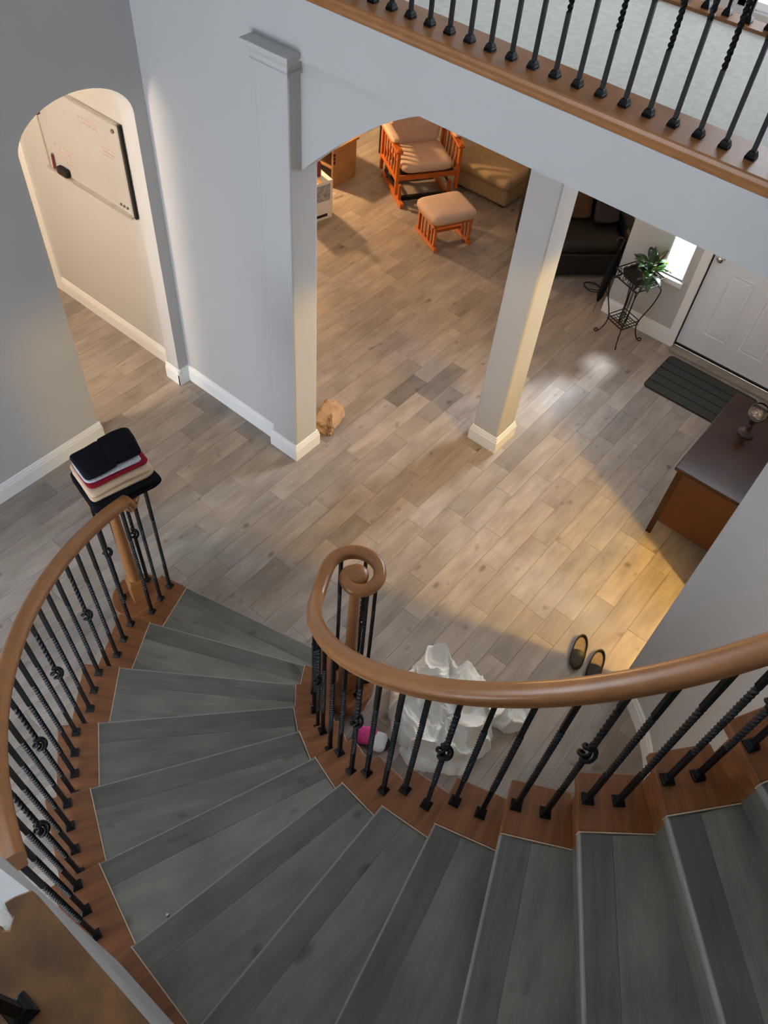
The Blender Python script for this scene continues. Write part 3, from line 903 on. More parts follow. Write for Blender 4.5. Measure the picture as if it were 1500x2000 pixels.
# ------------------------------------------------------------------ folded clothes on the newel
def folded(name, mat, cx, cy, z0, z1, sx, sy, rz, label, layers=2, seed=0, e=0.22):
    t = None
    m = MB()
    hh = (z1 - z0) / layers
    for i in range(layers):
        M = fr(cx + 0.004 * sin(seed + i * 2), cy + 0.004 * cos(seed + i), z0 + hh * (i + 0.5), rz + 0.02 * sin(seed * 3 + i))
        m.pillow(M, sx * (1 - 0.02 * i), sy * (1 - 0.02 * i), hh * 0.50, e=e, wob=0.012, seed=seed + i * 3)
    o = build(name, m, mat, None, smooth=60)
    return tag(o, label, 'clothes', 'folded clothes on the newel')
zt = ZV_O + 0.034
RZ = radians(78)
def cl(u, v):  # offset in the stack frame
    return (-2.717 + u * cos(RZ) - v * sin(RZ), 1.372 + u * sin(RZ) + v * cos(RZ))
x, y = cl(0.0, -0.015); folded('folded_sweater', 'cloth_black', x, y, zt, zt + 0.055, 0.195, 0.165, RZ, 'black folded sweater at the bottom of the clothes stack', 2, 1)
x, y = cl(0.005, 0.005); folded('folded_towel', 'cloth_beige', x, y, zt + 0.055, zt + 0.118, 0.178, 0.142, RZ, 'beige folded garment in the middle of the clothes stack', 2, 2)
x, y = cl(0.01, 0.02); folded('folded_shirt', 'cloth_red', x, y, zt + 0.118, zt + 0.146, 0.172, 0.122, RZ, 'dark red folded shirt above the beige garment', 1, 3)
x, y = cl(-0.005, 0.018); folded('folded_shirt', 'cloth_grey', x, y, zt + 0.146, zt + 0.166, 0.158, 0.112, RZ, 'light grey folded shirt under the black ones', 1, 4)
x, y = cl(-0.075, 0.010); folded('folded_trousers', 'cloth_navy', x, y, zt + 0.166, zt + 0.206, 0.092, 0.104, RZ, 'black folded garment on top of the stack, left half', 1, 5, 0.3)
x, y = cl(0.076, 0.030); folded('folded_trousers', 'cloth_black', x, y, zt + 0.166, zt + 0.214, 0.088, 0.104, RZ - 0.03, 'black folded garment on top of the stack, right half', 1, 6, 0.3)

# ------------------------------------------------------------------ things on the floor in the stair well
def heightfield(name, mat, x0, x1, y0, y1, fn, label, cat, n=84, group=None):
    m = MB(); idx = {}; vs = []; fs = []
    H = [[fn(x0 + (x1 - x0) * i / n, y0 + (y1 - y0) * j / n) for i in range(n + 1)] for j in range(n + 1)]
    def vid(i, j):
        if (i, j) not in idx:
            x = x0 + (x1 - x0) * i / n; y = y0 + (y1 - y0) * j / n
            h = H[j][i]
            idx[(i, j)] = len(vs)
            vs.append((x + 0.5 * h * noise.noise(Vector((x * 7, y * 7, 3))), y + 0.5 * h * noise.noise(Vector((x * 7, y * 7, 9))), max(h, 0.003)))
        return idx[(i, j)]
    for j in range(n):
        for i in range(n):
            c = (H[j][i], H[j][i + 1], H[j + 1][i + 1], H[j + 1][i])
            if max(c) > 0.002:
                fs.append((vid(i, j), vid(i + 1, j), vid(i + 1, j + 1), vid(i, j + 1)))
    m.add(vs, fs)
    o = build(name, m, mat, None, smooth=80)
    return tag(o, label, cat, group)
def ridged(x, y, s, z):
    return 1 - abs(noise.noise(Vector((x * s, y * s, z)))) * 2.2
def sheet(x, y):
    def blob(cx, cy, rx, ry, a, w):
        dx, dy = x - cx, y - cy
        u, v = dx * cos(a) + dy * sin(a), -dx * sin(a) + dy * cos(a)
        return 1 - (u / rx) ** 2 - (v / ry) ** 2 + w * noise.noise(Vector((x * 6, y * 6, 1.7))) + 0.5 * w * noise.noise(Vector((x * 15, y * 15, 5.7)))
    def dome(q, hh, p): return hh * min(1, max(q, 0) * 2.2) ** p
    a = blob(-0.80, 2.00, 0.33, 0.315, 0.0, 0.25)
    b_ = blob(-0.52, 2.25, 0.17, 0.11, 0.5, 0.5)
    c = blob(-0.66, 1.745, 0.21, 0.085, 0.55, 0.5)
    h = max(dome(a, 0.17, 0.45), dome(b_, 0.08, 0.5), dome(c, 0.045, 0.5))
    if h <= 0: return 0
    wx, wy = x + 0.05 * noise.noise(Vector((x * 4, y * 4, 11))), y + 0.05 * noise.noise(Vector((x * 4, y * 4, 17)))
    r1 = 1 - min(1, abs(noise.noise(Vector((wx * 5.0, wy * 5.0, 4.1)))) * 2.6)
    r2 = 1 - min(1, abs(noise.noise(Vector((wx * 10 + 3, wy * 7, 8.3)))) * 2.6)
    r3 = 1 - min(1, abs(noise.noise(Vector((wx * 18 + 3, wy * 24, 2.3)))) * 2.6)
    k = min(1, h / 0.09)
    return max(0.006, h + k * (0.075 * r1 * r1 + 0.05 * r2 * r2 + 0.02 * r3 - 0.045))
heightfield('bed_sheet', 'sheet_white', -1.25, -0.28, 1.53, 2.46, sheet, 'crumpled white sheet heaped on the floor inside the stair', 'sheet', 150)
sl = thing('plush_slipper', 'pink plush slipper with a white cuff on the floor by the sheet', 'slipper', (-1.0, 1.585, 0), radians(25))
build('sole', MB().pillow(fr(-1.0, 1.585, 0.014, radians(25)), 0.115, 0.052, 0.014, e=0.7), 'slipper_dark', sl, smooth=60)
build('upper', MB().pillow(fr(-1.04, 1.575, 0.045, radians(25)), 0.072, 0.050, 0.035, e=0.7, wob=0.01, seed=4), 'pink_plush', sl, smooth=60)
build('cuff', MB().pillow(fr(-0.955, 1.595, 0.05, radians(25)), 0.050, 0.055, 0.030, e=0.6, wob=0.012, seed=8), 'white_plush', sl, smooth=60)

def slipper(cx, cy, rz, label):
    t = thing('slipper', label, 'slipper', (cx, cy, 0), rz, 'pair of dark slippers')
    def outline(s, z, yo=0.0):
        R = []
        for i in range(28):
            a = 2 * pi * i / 28
            yy = 0.132 * cos(a); w = 0.043 + 0.007 * cos(a)
            p = fr(cx, cy, 0, rz) @ Vector((s * w * sin(a), s * yy + yo, z))
            R.append(p)
        return R
    build('sole', MB().loft([outline(0.97, 0.001), outline(1.0, 0.006), outline(1.0, 0.020)]), 'slipper_dark', t, smooth=40)
    build('insole', MB().loft([outline(0.86, 0.020), outline(0.86, 0.0235)]), 'slipper_insole', t, smooth=40)
    m = MB(); R = []
    for s, z in ((1.0, 0.016), (1.03, 0.030), (0.99, 0.042), (0.93, 0.040), (0.90, 0.024)):
        R.append(outline(s, z))
    m.loft(R + [R[0]], caps=False)
    build('rim', m, 'slipper_dark', t, smooth=60)
    m = MB(); R = []
    for j in range(9):
        q = j / 8; yy = -0.010 - 0.120 * q
        w = 0.047 * sqrt(max(0.02, 1 - (q * 0.97) ** 3.2)); hgt = 0.066 - 0.030 * q
        R.append([fr(cx, cy, 0, rz) @ Vector((w * cos(pi * i / 12), yy, 0.016 + (hgt - 0.016) * sin(pi * i / 12) ** 0.7)) for i in range(13)])
    m.loft(R, closed=False, caps=False)
    m.add(R[-1], [tuple(range(13))])
    build('toe_cover', m, 'slipper_dark', t, smooth=60)
slipper(-0.372, 2.925, radians(18), 'left one of the dark slippers near the curved wall')
slipper(-0.235, 2.905, radians(14), 'right one of the dark slippers, close to the curved wall')

# crumpled paper bag behind the near column
def crumple(name, mat, cx, cy, sx, sy, sz, rz, label, cat, seed):
    """flattened paper bag: boxy body with sharp random creases and a gathered open mouth"""
    m = MB(); n = 22; k = 12; R = []
    def cr(p, s): return 1 - abs(noise.noise(p * s)) * 2.4
    for j in range(k + 1):
        v = j / k
        ring = []
        for i in range(n * 2):
            a = pi * i / n
            c, s_ = cos(a), sin(a)
            e = 0.35
            x = sx * math.copysign(abs(c) ** e, c); y = sy * math.copysign(abs(s_) ** e, s_)
            q = Vector((c * 1.3 + seed, s_ * 1.3, v * 2.2))
            g = 1.0 - 0.18 * v - 0.55 * max(0, v - 0.75) / 0.25 * 0.6 + 0.16 * cr(q, 2.1) - 0.10 + 0.07 * cr(q, 5.0)
            z = sz * v * (0.8 + 0.5 * noise.noise(Vector((c + seed, s_, 5)))) + 0.012 * cr(q, 6.0) * (1 if j else 0)
            ring.append(fr(cx, cy, 0, rz) @ Vector((x * g, y * g, max(z, 0.002))))
        R.append(ring)
    m.loft(R)
    return tag(build(name, m, mat, None, smooth=22), label, cat)
crumple('paper_bag', 'kraft_paper', -2.955, 3.36, 0.095, 0.145, 0.15, radians(18), 'crumpled brown paper bag on the floor behind the near column', 'paper bag', 3)
tag(build('screw_cap', MB().lathe([(0.007, 6 * RISE + 0.001), (0.008, 6 * RISE + 0.006), (0.006, 6 * RISE + 0.016), (0.004, 6 * RISE + 0.018)], (-0.896, 0.142), 10), 'metal_small', None, smooth=40), 'tiny metal screw cap left on a lower tread', 'screw cap')

# ------------------------------------------------------------------ entry: mat, console, plant stand
def rrect(x0, x1, y0, y1, r, n=6):
    P = []
    for cx, cy, a0 in ((x1 - r, y1 - r, 0), (x0 + r, y1 - r, 90), (x0 + r, y0 + r, 180), (x1 - r, y0 + r, 270)):
        for i in range(n + 1):
            a = radians(a0 + 90 * i / n); P.append((cx + r * cos(a), cy + r * sin(a)))
    return P
dm = thing('door_mat', 'dark ribbed door mat with black grooves before the front door', 'mat', (-0.88, 5.78, 0))
build('backing', MB().prism(rrect(-1.30, -0.46, 5.515, 6.045, 0.045), 0.0012, 0.007), 'rubber_black', dm)
ys = [5.522 + 0.1032 * i for i in range(6)]
for i in range(5):
    m = MB()
    if i in (0, 4):
        P = rrect(-1.294, -0.466, ys[i] + 0.004, ys[i + 1] - 0.006, 0.03)
    else:
        P = [(-1.294, ys[i] + 0.006), (-0.466, ys[i] + 0.006), (-0.466, ys[i + 1] - 0.006), (-1.294, ys[i + 1] - 0.006)]
    build('rib', m.prism(P, 0.007, 0.011), 'rubber_dark', dm)

tb = thing('console_cabinet', 'mahogany console cabinet with polished top against the wall', 'cabinet', (-0.27, 4.6, 0))
tx0, tx1, ty0, ty1, tz = -0.55, 0.01, 4.108, 5.09, 0.712
build('top', B(tx0, tx1, ty0, ty1, tz - 0.028, tz), 'mahogany', tb, bevel=0.006)
for x, y in ((tx0 + 0.022, ty0 + 0.022), (tx1 - 0.062, ty0 + 0.022), (tx0 + 0.022, ty1 - 0.062), (tx1 - 0.062, ty1 - 0.062)):
    build('leg', B(x, x + 0.04, y, y + 0.04, 0, tz - 0.028), 'mahogany', tb, bevel=0.003)
build('end_panel', B(tx0 + 0.062, tx1 - 0.062, ty0 + 0.032, ty0 + 0.05, 0.15, tz - 0.028), 'mahogany_panel', tb)
build('end_panel', B(tx0 + 0.062, tx1 - 0.062, ty1 - 0.05, ty1 - 0.032, 0.15, tz - 0.028), 'mahogany_panel', tb)
build('back_panel', B(tx1 - 0.03, tx1 - 0.02, ty0 + 0.062, ty1 - 0.062, 0.15, tz - 0.028), 'mahogany', tb)
build('bottom_shelf', B(tx0 + 0.03, tx1 - 0.03, ty0 + 0.05, ty1 - 0.05, 0.15, 0.17), 'mahogany', tb)
for i in range(2):
    y0 = ty0 + 0.066 + i * 0.427
    d = build('door', B(tx0 + 0.028, tx0 + 0.046, y0, y0 + 0.42, 0.18, tz - 0.04), 'mahogany', tb, bevel=0.003)
    yk = y0 + (0.38 if i == 0 else 0.04)
    build('handle', MB().tube([(tx0 + 0.03, yk, 0.45), (tx0 + 0.01, yk, 0.45), (tx0 + 0.004, yk, 0.45)], [0.005, 0.005, 0.012], 8), 'chrome', d, smooth=40)
gx, gy = -0.325, 4.735
gb = thing('glass_globe_ornament', 'clear glass globe on a dark turned stand on the console', 'ornament', (gx, gy, tz))
build('stand', MB().lathe([(0.055, tz + 0.001), (0.055, tz + 0.012), (0.030, tz + 0.022), (0.016, tz + 0.04), (0.020, tz + 0.07), (0.012, tz + 0.09), (0.026, tz + 0.125), (0.030, tz + 0.135)], (gx, gy), 18), 'dark_wood', gb, smooth=40)
m = MB()
m.lathe([(0.012, tz + 0.135), (0.040, tz + 0.145), (0.062, tz + 0.175), (0.066, tz + 0.205), (0.055, tz + 0.240), (0.042, tz + 0.262), (0.039, tz + 0.262), (0.051, tz + 0.238), (0.062, tz + 0.205), (0.058, tz + 0.177), (0.038, tz + 0.150), (0.010, tz + 0.141)], (gx, gy), 24)
build('glass_bowl', m, 'clear_glass', gb, smooth=60)
m = MB()
for i in range(7):
    a = i * 0.9; r = 0.018 + 0.012 * (i % 3)
    m.pillow(fr(gx + r * cos(a), gy + r * sin(a), tz + 0.165 + 0.009 * i, a), 0.014, 0.010, 0.011, e=0.8, n=5, m=5)
build('crystals', m, 'clear_glass', gb)

# plant stand ---------------------------------------------------------
pcx, pcy = -1.783, 5.925
prz = atan2(0.251 * -0.0 + (5.751 - 5.845), (-1.706 + 1.957))
ps = thing('plant_stand', 'black wrought iron plant stand with scrolled feet beside the door', 'plant stand', (pcx, pcy, 0), prz)
PF = fr(pcx, pcy, 0, prz)
zt_, zs_ = 0.60, 0.175
hw = 0.128
def P3(x, y, z): return PF @ Vector((x, y, z))
for sx, sy in ((-1, -1), (1, -1), (1, 1), (-1, 1)):
    pts = []
    for u, z in ((0.78, zt_ - 0.01), (0.98, zt_ - 0.012), (1.16, zt_ - 0.04), (1.16, zt_ - 0.10), (1.02, 0.38), (0.80, 0.26), (0.70, zs_), (0.76, 0.10), (0.92, 0.035), (1.06, 0.008)):
        pts.append(Vector((sx * hw * u, sy * hw * u, z)))
    # smooth and scroll
    fine = []
    for i in range(len(pts) - 1):
        p0, p1, p2, p3 = pts[max(i - 1, 0)], pts[i], pts[i + 1], pts[min(i + 2, len(pts) - 1)]
        for s in range(4):
            t = s / 4
            fine.append(0.5 * ((2 * p1) + (p2 - p0) * t + (2 * p0 - 5 * p1 + 4 * p2 - p3) * t * t + (3 * p1 - p0 - 3 * p2 + p3) * t ** 3))
    d = Vector((sx, sy, 0)).normalized()
    c = pts[-1] + Vector((0, 0, 0.020)) + d * 0.002
    for s in range(11):
        a = -pi / 2 + s * 0.5; r = 0.020 - 0.0010 * s
        fine.append(c + d * (r * cos(a)) + Vector((0, 0, r * sin(a))))
    build('leg', MB().tube([PF @ p for p in fine], 0.0055, 6), 'iron_black', ps, smooth=60)
tray = MB()
for z, s in ((zt_, 1.0), (zt_ + 0.075, 1.12)):
    q = [P3(-hw * s, -hw * s, z), P3(hw * s, -hw * s, z), P3(hw * s, hw * s, z), P3(-hw * s, hw * s, z)]
    for i in range(4): tray.tube([q[i], q[(i + 1) % 4]], 0.006, 6)
tr_o = build('tray', tray, 'iron_black', ps)
sc_m = MB()
for side in range(4):
    M2 = PF @ Matrix.Rotation(side * pi / 2, 4, 'Z')
    for i in range(4):
        x = -hw + hw * 2 * (i + 0.5) / 4
        pts = []
        for s in range(13):
            a = s * 0.62; r = 0.030 - 0.0017 * s
            pts.append(M2 @ Vector((x + r * cos(a) * 0.8, -hw * 1.06, zt_ + 0.038 + r * sin(a))))
        sc_m.tube(pts, 0.0035, 5)
build('scrollwork', sc_m, 'iron_black', tr_o, smooth=60)
sh = MB()
for i in range(7):
    u = -hw * 0.72 + hw * 1.44 * i / 6
    sh.tube([P3(u, -hw * 0.72, zs_), P3(u, hw * 0.72, zs_)], 0.003, 5)
    sh.tube([P3(-hw * 0.72, u, zs_ + 0.004), P3(hw * 0.72, u, zs_ + 0.004)], 0.003, 5)
for z in (zs_, zs_ + 0.04):
    q = [P3(-hw * 0.74, -hw * 0.74, z), P3(hw * 0.74, -hw * 0.74, z), P3(hw * 0.74, hw * 0.74, z), P3(-hw * 0.74, hw * 0.74, z)]
    for i in range(4): sh.tube([q[i], q[(i + 1) % 4]], 0.0045, 5)
build('lower_shelf', sh, 'iron_black', ps)
for i in range(6):
    a = 2 * pi * i / 6
    build('rod', MB().tube([P3(0.06 * cos(a), 0.06 * sin(a), zt_), P3(0.034 * cos(a), 0.034 * sin(a), 0.40), P3(0.036 * cos(a), 0.036 * sin(a), zs_ + 0.004)], 0.0035, 5), 'iron_black', ps)
pl = thing('potted_plant', 'leafy green houseplant in a black pot on the iron stand', 'plant', (pcx, pcy, zt_ + 0.006), prz)
build('pot', MB().loft([[P3(sx * s, sy * s, z) for sx, sy in ((-1, -1), (1, -1), (1, 1), (-1, 1))] for s, z in ((0.085, zt_ + 0.007), (0.108, zt_ + 0.085), (0.100, zt_ + 0.085), (0.095, zt_ + 0.07))]), 'ceramic_dark', pl, bevel=0.006)
build('soil', B(-0.001, 0.001, -0.001, 0.001, 0, 0.001), 'soil_black', pl) if False else build('soil', MB().prism([P3(s * 0.095, t * 0.095, 0)[:2] for s, t in ((-1, -1), (1, -1), (1, 1), (-1, 1))], zt_ + 0.055, zt_ + 0.072), 'soil_black', pl)
def leaf(base, d, length, width, droop, mat):
    side = d.cross(Vector((0, 0, 1)))
    side = side.normalized() if side.length > 0.05 else Vector((1, 0, 0))
    m = MB(); n = 7
    L_, C_, R_ = [], [], []
    for i in range(n + 1):
        t = i / n
        c = base + d * (length * t) + Vector((0, 0, -droop * t * t * length))
        w = width * (sin(pi * min(1, t * 0.97 + 0.03)) ** 0.8)
        up = side.cross(d).normalized()
        L_.append(c - side * w + up * w * 0.35); C_.append(c); R_.append(c + side * w + up * w * 0.35)
    vs = L_ + C_ + R_
    k = n + 1
    fs = []
    for i in range(n):
        fs.append((i, k + i, k + i + 1, i + 1)); fs.append((k + i, 2 * k + i, 2 * k + i + 1, k + i + 1))
    m.add(vs, fs)
    o = build('leaf', m, mat, pl, smooth=60)
    md = o.modifiers.new('solid', 'SOLIDIFY'); md.thickness = 0.002
lr = random.Random(5)
spec = []
for i in range(30):
    a = lr.uniform(0, 2 * pi); el = lr.uniform(0.15, 1.15)
    spec.append((a, el, lr.uniform(0.10, 0.17), lr.uniform(0.022, 0.034), lr.uniform(0.1, 0.7), lr.choice(('leaf_green', 'leaf_green', 'leaf_dark'))))
for a, el, L_, w, dr, mt in spec:
    b0 = Vector((pcx + 0.05 + 0.05 * cos(a), pcy + 0.03 + 0.05 * sin(a), zt_ + 0.07 + lr.uniform(0.0, 0.12)))
    leaf(b0, Vector((cos(a) * cos(el), sin(a) * cos(el), sin(el))), L_, w, dr, mt)
for a, el, L_, w, mt in ((radians(170), 0.5, 0.21, 0.034, 'leaf_dark'), (radians(120), 1.25, 0.24, 0.032, 'leaf_dark'), (radians(55), 1.1, 0.27, 0.03, 'leaf_dark'), (radians(5), 0.55, 0.22, 0.030, 'leaf_light'), (radians(30), 0.8, 0.2, 0.03, 'leaf_light'), (radians(-20), 0.7, 0.2, 0.032, 'leaf_green')):
    b0 = Vector((pcx + 0.05, pcy + 0.03, zt_ + 0.10))
    leaf(b0, Vector((cos(a) * cos(el), sin(a) * cos(el), sin(el))), L_, w, 0.15, mt)

# umbrella leaning on the corner of the entry wall
um = thing('umbrella', 'black folded umbrella leaning on the corner of the entry wall', 'umbrella', (-2.13, 6.10, 0))
ua, ub = Vector((-2.115, 6.085, 0.12)), Vector((-2.085, 6.13, 0.66))
build('canopy', MB().tube([ua, ua.lerp(ub, 0.12), ua.lerp(ub, 0.5), ua.lerp(ub, 0.85), ub], [0.010, 0.030, 0.038, 0.026, 0.010], 9), 'cloth_black', um, smooth=40)
build('tip', MB().tube([Vector((-2.122, 6.075, 0.004)), ua], 0.006, 6), 'chrome', um)
build('handle', MB().tube([ub, ub + Vector((0.004, 0.006, 0.08)), ub + Vector((-0.012, -0.01, 0.11)), ub + Vector((-0.04, -0.02, 0.10)), ub + Vector((-0.045, -0.025, 0.07))], 0.009, 7), 'ceramic_dark', um, smooth=50)
# loose cord loop
pts = [(-2.31 + (0.085 + 0.006 * sin(i * 0.9)) * cos(i * 0.33), 6.38 + 0.065 * sin(i * 0.33), 0.006 + 0.0006 * i) for i in range(34)]
pts += [(-2.21 + 0.012 * i, 6.42 + 0.02 * sin(i), 0.006) for i in range(6)]
tag(build('cord', MB().tube(pts, 0.004, 5), 'rubber_black', None, smooth=60), 'thin black cord looped on the floor by the entry wall corner', 'cord')

# ------------------------------------------------------------------ living room
# glider chair
gc = Vector((-4.56, 6.52)); gd = atan2(0.475, 0.31)      # gd: direction of the front edge
gl_ = thing('glider_chair', 'orange wooden glider chair with beige cushions', 'chair', (gc.x, gc.y, 0), gd)
GF = fr(gc.x, gc.y, 0, gd)      # local x along the front edge, local -y towards the front
def gp(x, y, z): return GF @ Vector((x, y, z))
def gbox(x0, x1, y0, y1, z0, z1):
    m = MB().box(x0, x1, y0, y1, z0, z1)
    for i, p in enumerate(m.v): m.v[i] = GF @ p
    return m
build('seat_cushion', MB().pillow(GF @ fr(0.0, -0.03, 0.385), 0.275, 0.26, 0.055, e=0.28), 'cushion_beige', gl_, smooth=60)
build('back_cushion', MB().pillow(GF @ fr(0.0, 0.25, 0.72, 0, radians(-14)), 0.27, 0.06, 0.33, e=0.3), 'cushion_beige', gl_, smooth=60)
for s in (-1, 1):
    arm = build('arm_rest', MB().sweep([(-0.035, -0.012), (0.035, -0.012), (0.035, 0.012), (-0.035, 0.012)], [gp(s * 0.325, -0.29, 0.575), gp(s * 0.325, -0.10, 0.60), gp(s * 0.325, 0.12, 0.60), gp(s * 0.325, 0.27, 0.61)]), 'glider_wood', gl_, bevel=0.004)
    build('arm_pad', MB().pillow(GF @ fr(s * 0.325, 0.02, 0.633), 0.042, 0.20, 0.026, e=0.4), 'cushion_beige', arm, smooth=60)
    for y in (-0.26, 0.24):
        build('post', gbox(s * 0.325 - 0.016, s * 0.325 + 0.016, y - 0.02, y + 0.02, 0.13, 0.60), 'glider_wood', gl_, bevel=0.003)
    for y in (-0.16, -0.08, 0.0, 0.08, 0.16):
        build('slat', gbox(s * 0.325 - 0.006, s * 0.325 + 0.006, y - 0.012, y + 0.012, 0.30, 0.595), 'glider_wood', gl_)
    build('side_rail', gbox(s * 0.325 - 0.014, s * 0.325 + 0.014, -0.27, 0.25, 0.265, 0.305), 'glider_wood', gl_, bevel=0.003)
    build('base_runner', gbox(s * 0.27 - 0.02, s * 0.27 + 0.02, -0.33, 0.33, 0.0, 0.05), 'glider_wood', gl_, bevel=0.005)
    for y in (-0.22, 0.22):
        build('base_leg', gbox(s * 0.27 - 0.016, s * 0.27 + 0.016, y - 0.02, y + 0.02, 0.05, 0.20), 'glider_wood', gl_, bevel=0.003)
    build('glide_arm', gbox(s * 0.295 - 0.006, s * 0.295 + 0.006, -0.2, 0.2, 0.12, 0.15), 'leather_black', gl_)
for y in (-0.25, 0.25):
    build('cross_rail', gbox(-0.31, 0.31, y - 0.012, y + 0.012, 0.27, 0.32), 'glider_wood', gl_)
build('seat_base', gbox(-0.28, 0.28, -0.24, 0.24, 0.30, 0.33), 'leather_black', gl_)
for x in (-0.2, -0.1, 0.0, 0.1, 0.2):
    m = MB().tube([gp(x, 0.30, 0.33), gp(x, 0.40, 1.02)], 0.012, 6)
    build('back_slat', m, 'glider_wood', gl_)
build('base_bar', gbox(-0.27, 0.27, -0.22, -0.18, 0.02, 0.06), 'leather_black', gl_)
build('base_bar', gbox(-0.27, 0.27, 0.18, 0.22, 0.02, 0.06), 'leather_black', gl_)
# glider ottoman
oc = Vector((-3.83, 6.02)); od = radians(64.5)
ot = thing('glider_ottoman', 'small orange wooden footstool with beige cushion in front of the glider', 'footstool', (oc.x, oc.y, 0), od)
OF = fr(oc.x, oc.y, 0, od)
def obox(x0, x1, y0, y1, z0, z1):
    m = MB().box(x0, x1, y0, y1, z0, z1)
    for i, p in enumerate(m.v): m.v[i] = OF @ p
    return m
build('cushion', MB().pillow(OF @ fr(0, 0, 0.315), 0.245, 0.205, 0.055, e=0.25), 'cushion_beige', ot, smooth=60)
build('seat_frame', obox(-0.215, 0.215, -0.17, 0.17, 0.235, 0.265), 'glider_wood', ot, bevel=0.003)
for s in (-1, 1):
    for t in (-1, 1):
        build('leg', obox(s * 0.19 - 0.014, s * 0.19 + 0.014, t * 0.165 - 0.014, t * 0.165 + 0.014, 0.04, 0.235), 'glider_wood', ot, bevel=0.003)
    build('runner', obox(s * 0.19 - 0.018, s * 0.19 + 0.018, -0.21, 0.21, 0.0, 0.042), 'glider_wood', ot, bevel=0.006)
    for y in (-0.10, -0.034, 0.034, 0.10):
        build('spindle', obox(s * 0.19 - 0.007, s * 0.19 + 0.007, y - 0.009, y + 0.009, 0.04, 0.235), 'glider_wood', ot)
build('stretcher', obox(-0.19, 0.19, -0.012, 0.012, 0.07, 0.10), 'glider_wood', ot)
# tan couch
ch = thing('tan_couch', 'tan upholstered low couch in the living room', 'couch', (-4.05, 7.2, 0))
build('base', B(-4.34, -3.66, 6.86, 7.75, 0.03, 0.22), 'couch_tan', ch, bevel=0.03)
build('seat_cushion', MB().pillow(fr(-4.0, 7.29, 0.275), 0.37, 0.48, 0.068, e=0.16), 'couch_tan', ch, smooth=60)
build('back', B(-4.34, -3.66, 7.70, 7.90, 0.03, 0.62), 'couch_tan', ch, bevel=0.05)
for x in (-4.30, -3.76):
    for y in (6.90, 7.68):
        build('foot', B(x, x + 0.06, y, y + 0.06, 0, 0.03), 'dark_wood', ch)
# black armchair turned diagonally in the corner
AF = fr(-2.70, 6.62, 0, radians(45))
ac = thing('black_armchair', 'wide black leather armchair in the dark corner behind the slim column', 'armchair', (-2.70, 6.62, 0), radians(45))
def abox(*a):
    m = MB().box(*a)
    for i, p in enumerate(m.v): m.v[i] = AF @ p
    return m
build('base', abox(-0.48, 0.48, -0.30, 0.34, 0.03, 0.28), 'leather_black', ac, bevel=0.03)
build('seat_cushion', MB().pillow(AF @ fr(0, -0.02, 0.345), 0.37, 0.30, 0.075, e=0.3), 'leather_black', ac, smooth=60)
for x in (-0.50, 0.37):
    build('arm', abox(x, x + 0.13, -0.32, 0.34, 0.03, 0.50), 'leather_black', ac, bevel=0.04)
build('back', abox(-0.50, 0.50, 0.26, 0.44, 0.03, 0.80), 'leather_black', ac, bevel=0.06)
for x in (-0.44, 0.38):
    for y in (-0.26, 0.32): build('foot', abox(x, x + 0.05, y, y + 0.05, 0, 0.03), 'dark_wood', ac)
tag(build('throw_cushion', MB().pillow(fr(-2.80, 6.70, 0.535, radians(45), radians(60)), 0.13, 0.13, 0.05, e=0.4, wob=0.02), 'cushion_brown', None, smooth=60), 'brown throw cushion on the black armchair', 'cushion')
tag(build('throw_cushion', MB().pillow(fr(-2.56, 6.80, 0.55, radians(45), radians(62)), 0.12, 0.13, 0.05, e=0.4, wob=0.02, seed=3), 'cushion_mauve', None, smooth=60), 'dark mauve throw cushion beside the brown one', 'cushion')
tag(build('folded_cloth', MB().pillow(fr(-2.93, 6.22, 0.525, 0.9), 0.05, 0.035, 0.02, e=0.5, wob=0.02, seed=6), 'cloth_lilac', None, smooth=60), 'small lilac and white cloth on the armchair arm', 'cloth')
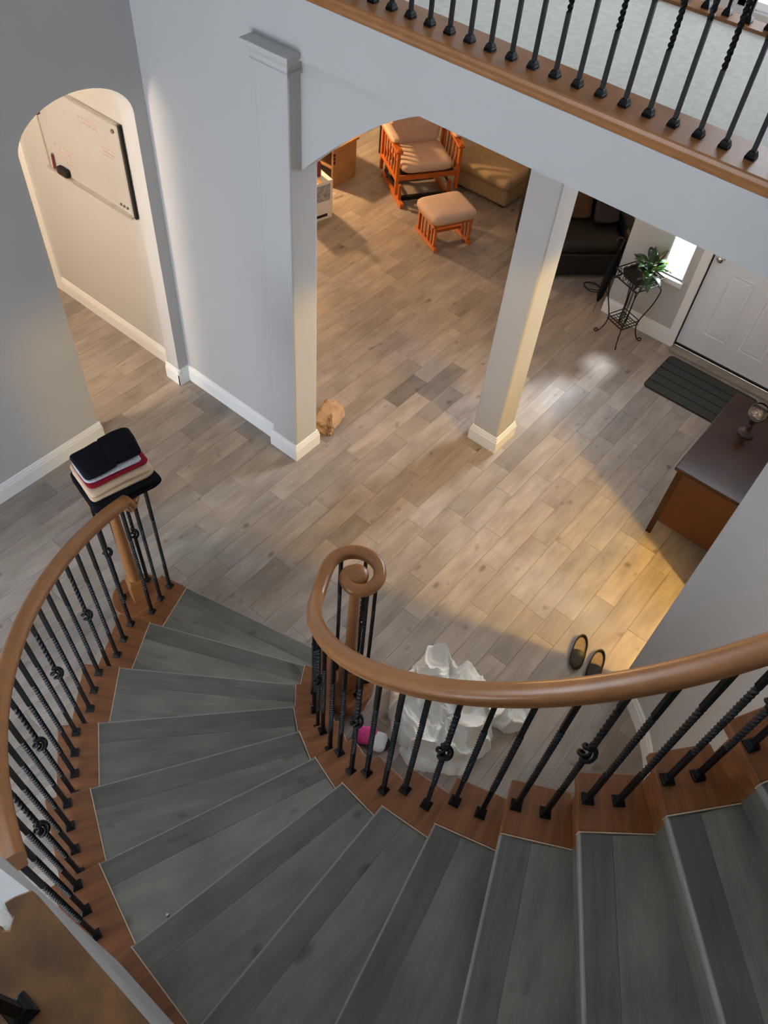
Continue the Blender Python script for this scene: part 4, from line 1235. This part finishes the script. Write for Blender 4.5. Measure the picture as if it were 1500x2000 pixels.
# cabinet, carton, bottle and chair at the left end of the living room
cb = thing('low_cabinet', 'tan wooden low cabinet at the left of the living room', 'cabinet', (-5.45, 6.05, 0))
build('side_panel', B(-5.205, -5.18, 5.89, 6.25, 0, 0.40), 'cabinet_tan', cb, bevel=0.002)
build('side_panel', B(-5.85, -5.825, 5.89, 6.25, 0, 0.40), 'cabinet_tan', cb, bevel=0.002)
build('top', B(-5.87, -5.16, 5.87, 6.27, 0.40, 0.425), 'cabinet_tan', cb, bevel=0.003)
build('back_panel', B(-5.825, -5.205, 6.23, 6.25, 0.03, 0.40), 'cabinet_tan', cb)
build('shelf', B(-5.825, -5.205, 5.90, 6.23, 0.19, 0.21), 'cabinet_tan', cb)
for z in (0.26, 0.30, 0.34):
    build('clip', B(-5.18, -5.172, 5.89, 5.915, z, z + 0.024), 'rubber_black', cb)
cx_ = thing('carton', 'white printed cardboard carton standing by the near column', 'box', (-5.03, 5.40, 0), radians(-14))
KF = fr(-5.03, 5.40, 0, radians(-14))
def kbox(*a):
    m = MB().box(*a)
    for i, p in enumerate(m.v): m.v[i] = KF @ p
    return m
body = build('body', kbox(-0.17, 0.17, -0.14, 0.14, 0, 0.40), 'carton_white', cx_, bevel=0.003)
build('printed_label', kbox(0.170, 0.172, -0.10, 0.11, 0.20, 0.37), 'carton_print', body)
build('printed_badge', kbox(0.170, 0.172, -0.05, 0.08, 0.03, 0.06), 'rubber_black', body)
build('tape', kbox(-0.17, 0.17, -0.025, 0.025, 0.400, 0.4015), 'cabinet_tan', body)
bt = thing('bottle', 'dark glass bottle standing on the white carton', 'bottle', (-4.98, 5.44, 0.402))
build('glass', MB().lathe([(0.030, 0.4025), (0.032, 0.41), (0.032, 0.52), (0.026, 0.545), (0.012, 0.57), (0.012, 0.61)], (-4.98, 5.44), 16), 'marker_maroon', bt, smooth=40)
build('cap', MB().lathe([(0.014, 0.605), (0.014, 0.63), (0.010, 0.634)], (-4.98, 5.44), 12), 'chrome', bt, smooth=40)
sd = thing('black_chair', 'black wooden side chair in the shade behind the glider', 'chair', (-5.12, 6.95, 0))
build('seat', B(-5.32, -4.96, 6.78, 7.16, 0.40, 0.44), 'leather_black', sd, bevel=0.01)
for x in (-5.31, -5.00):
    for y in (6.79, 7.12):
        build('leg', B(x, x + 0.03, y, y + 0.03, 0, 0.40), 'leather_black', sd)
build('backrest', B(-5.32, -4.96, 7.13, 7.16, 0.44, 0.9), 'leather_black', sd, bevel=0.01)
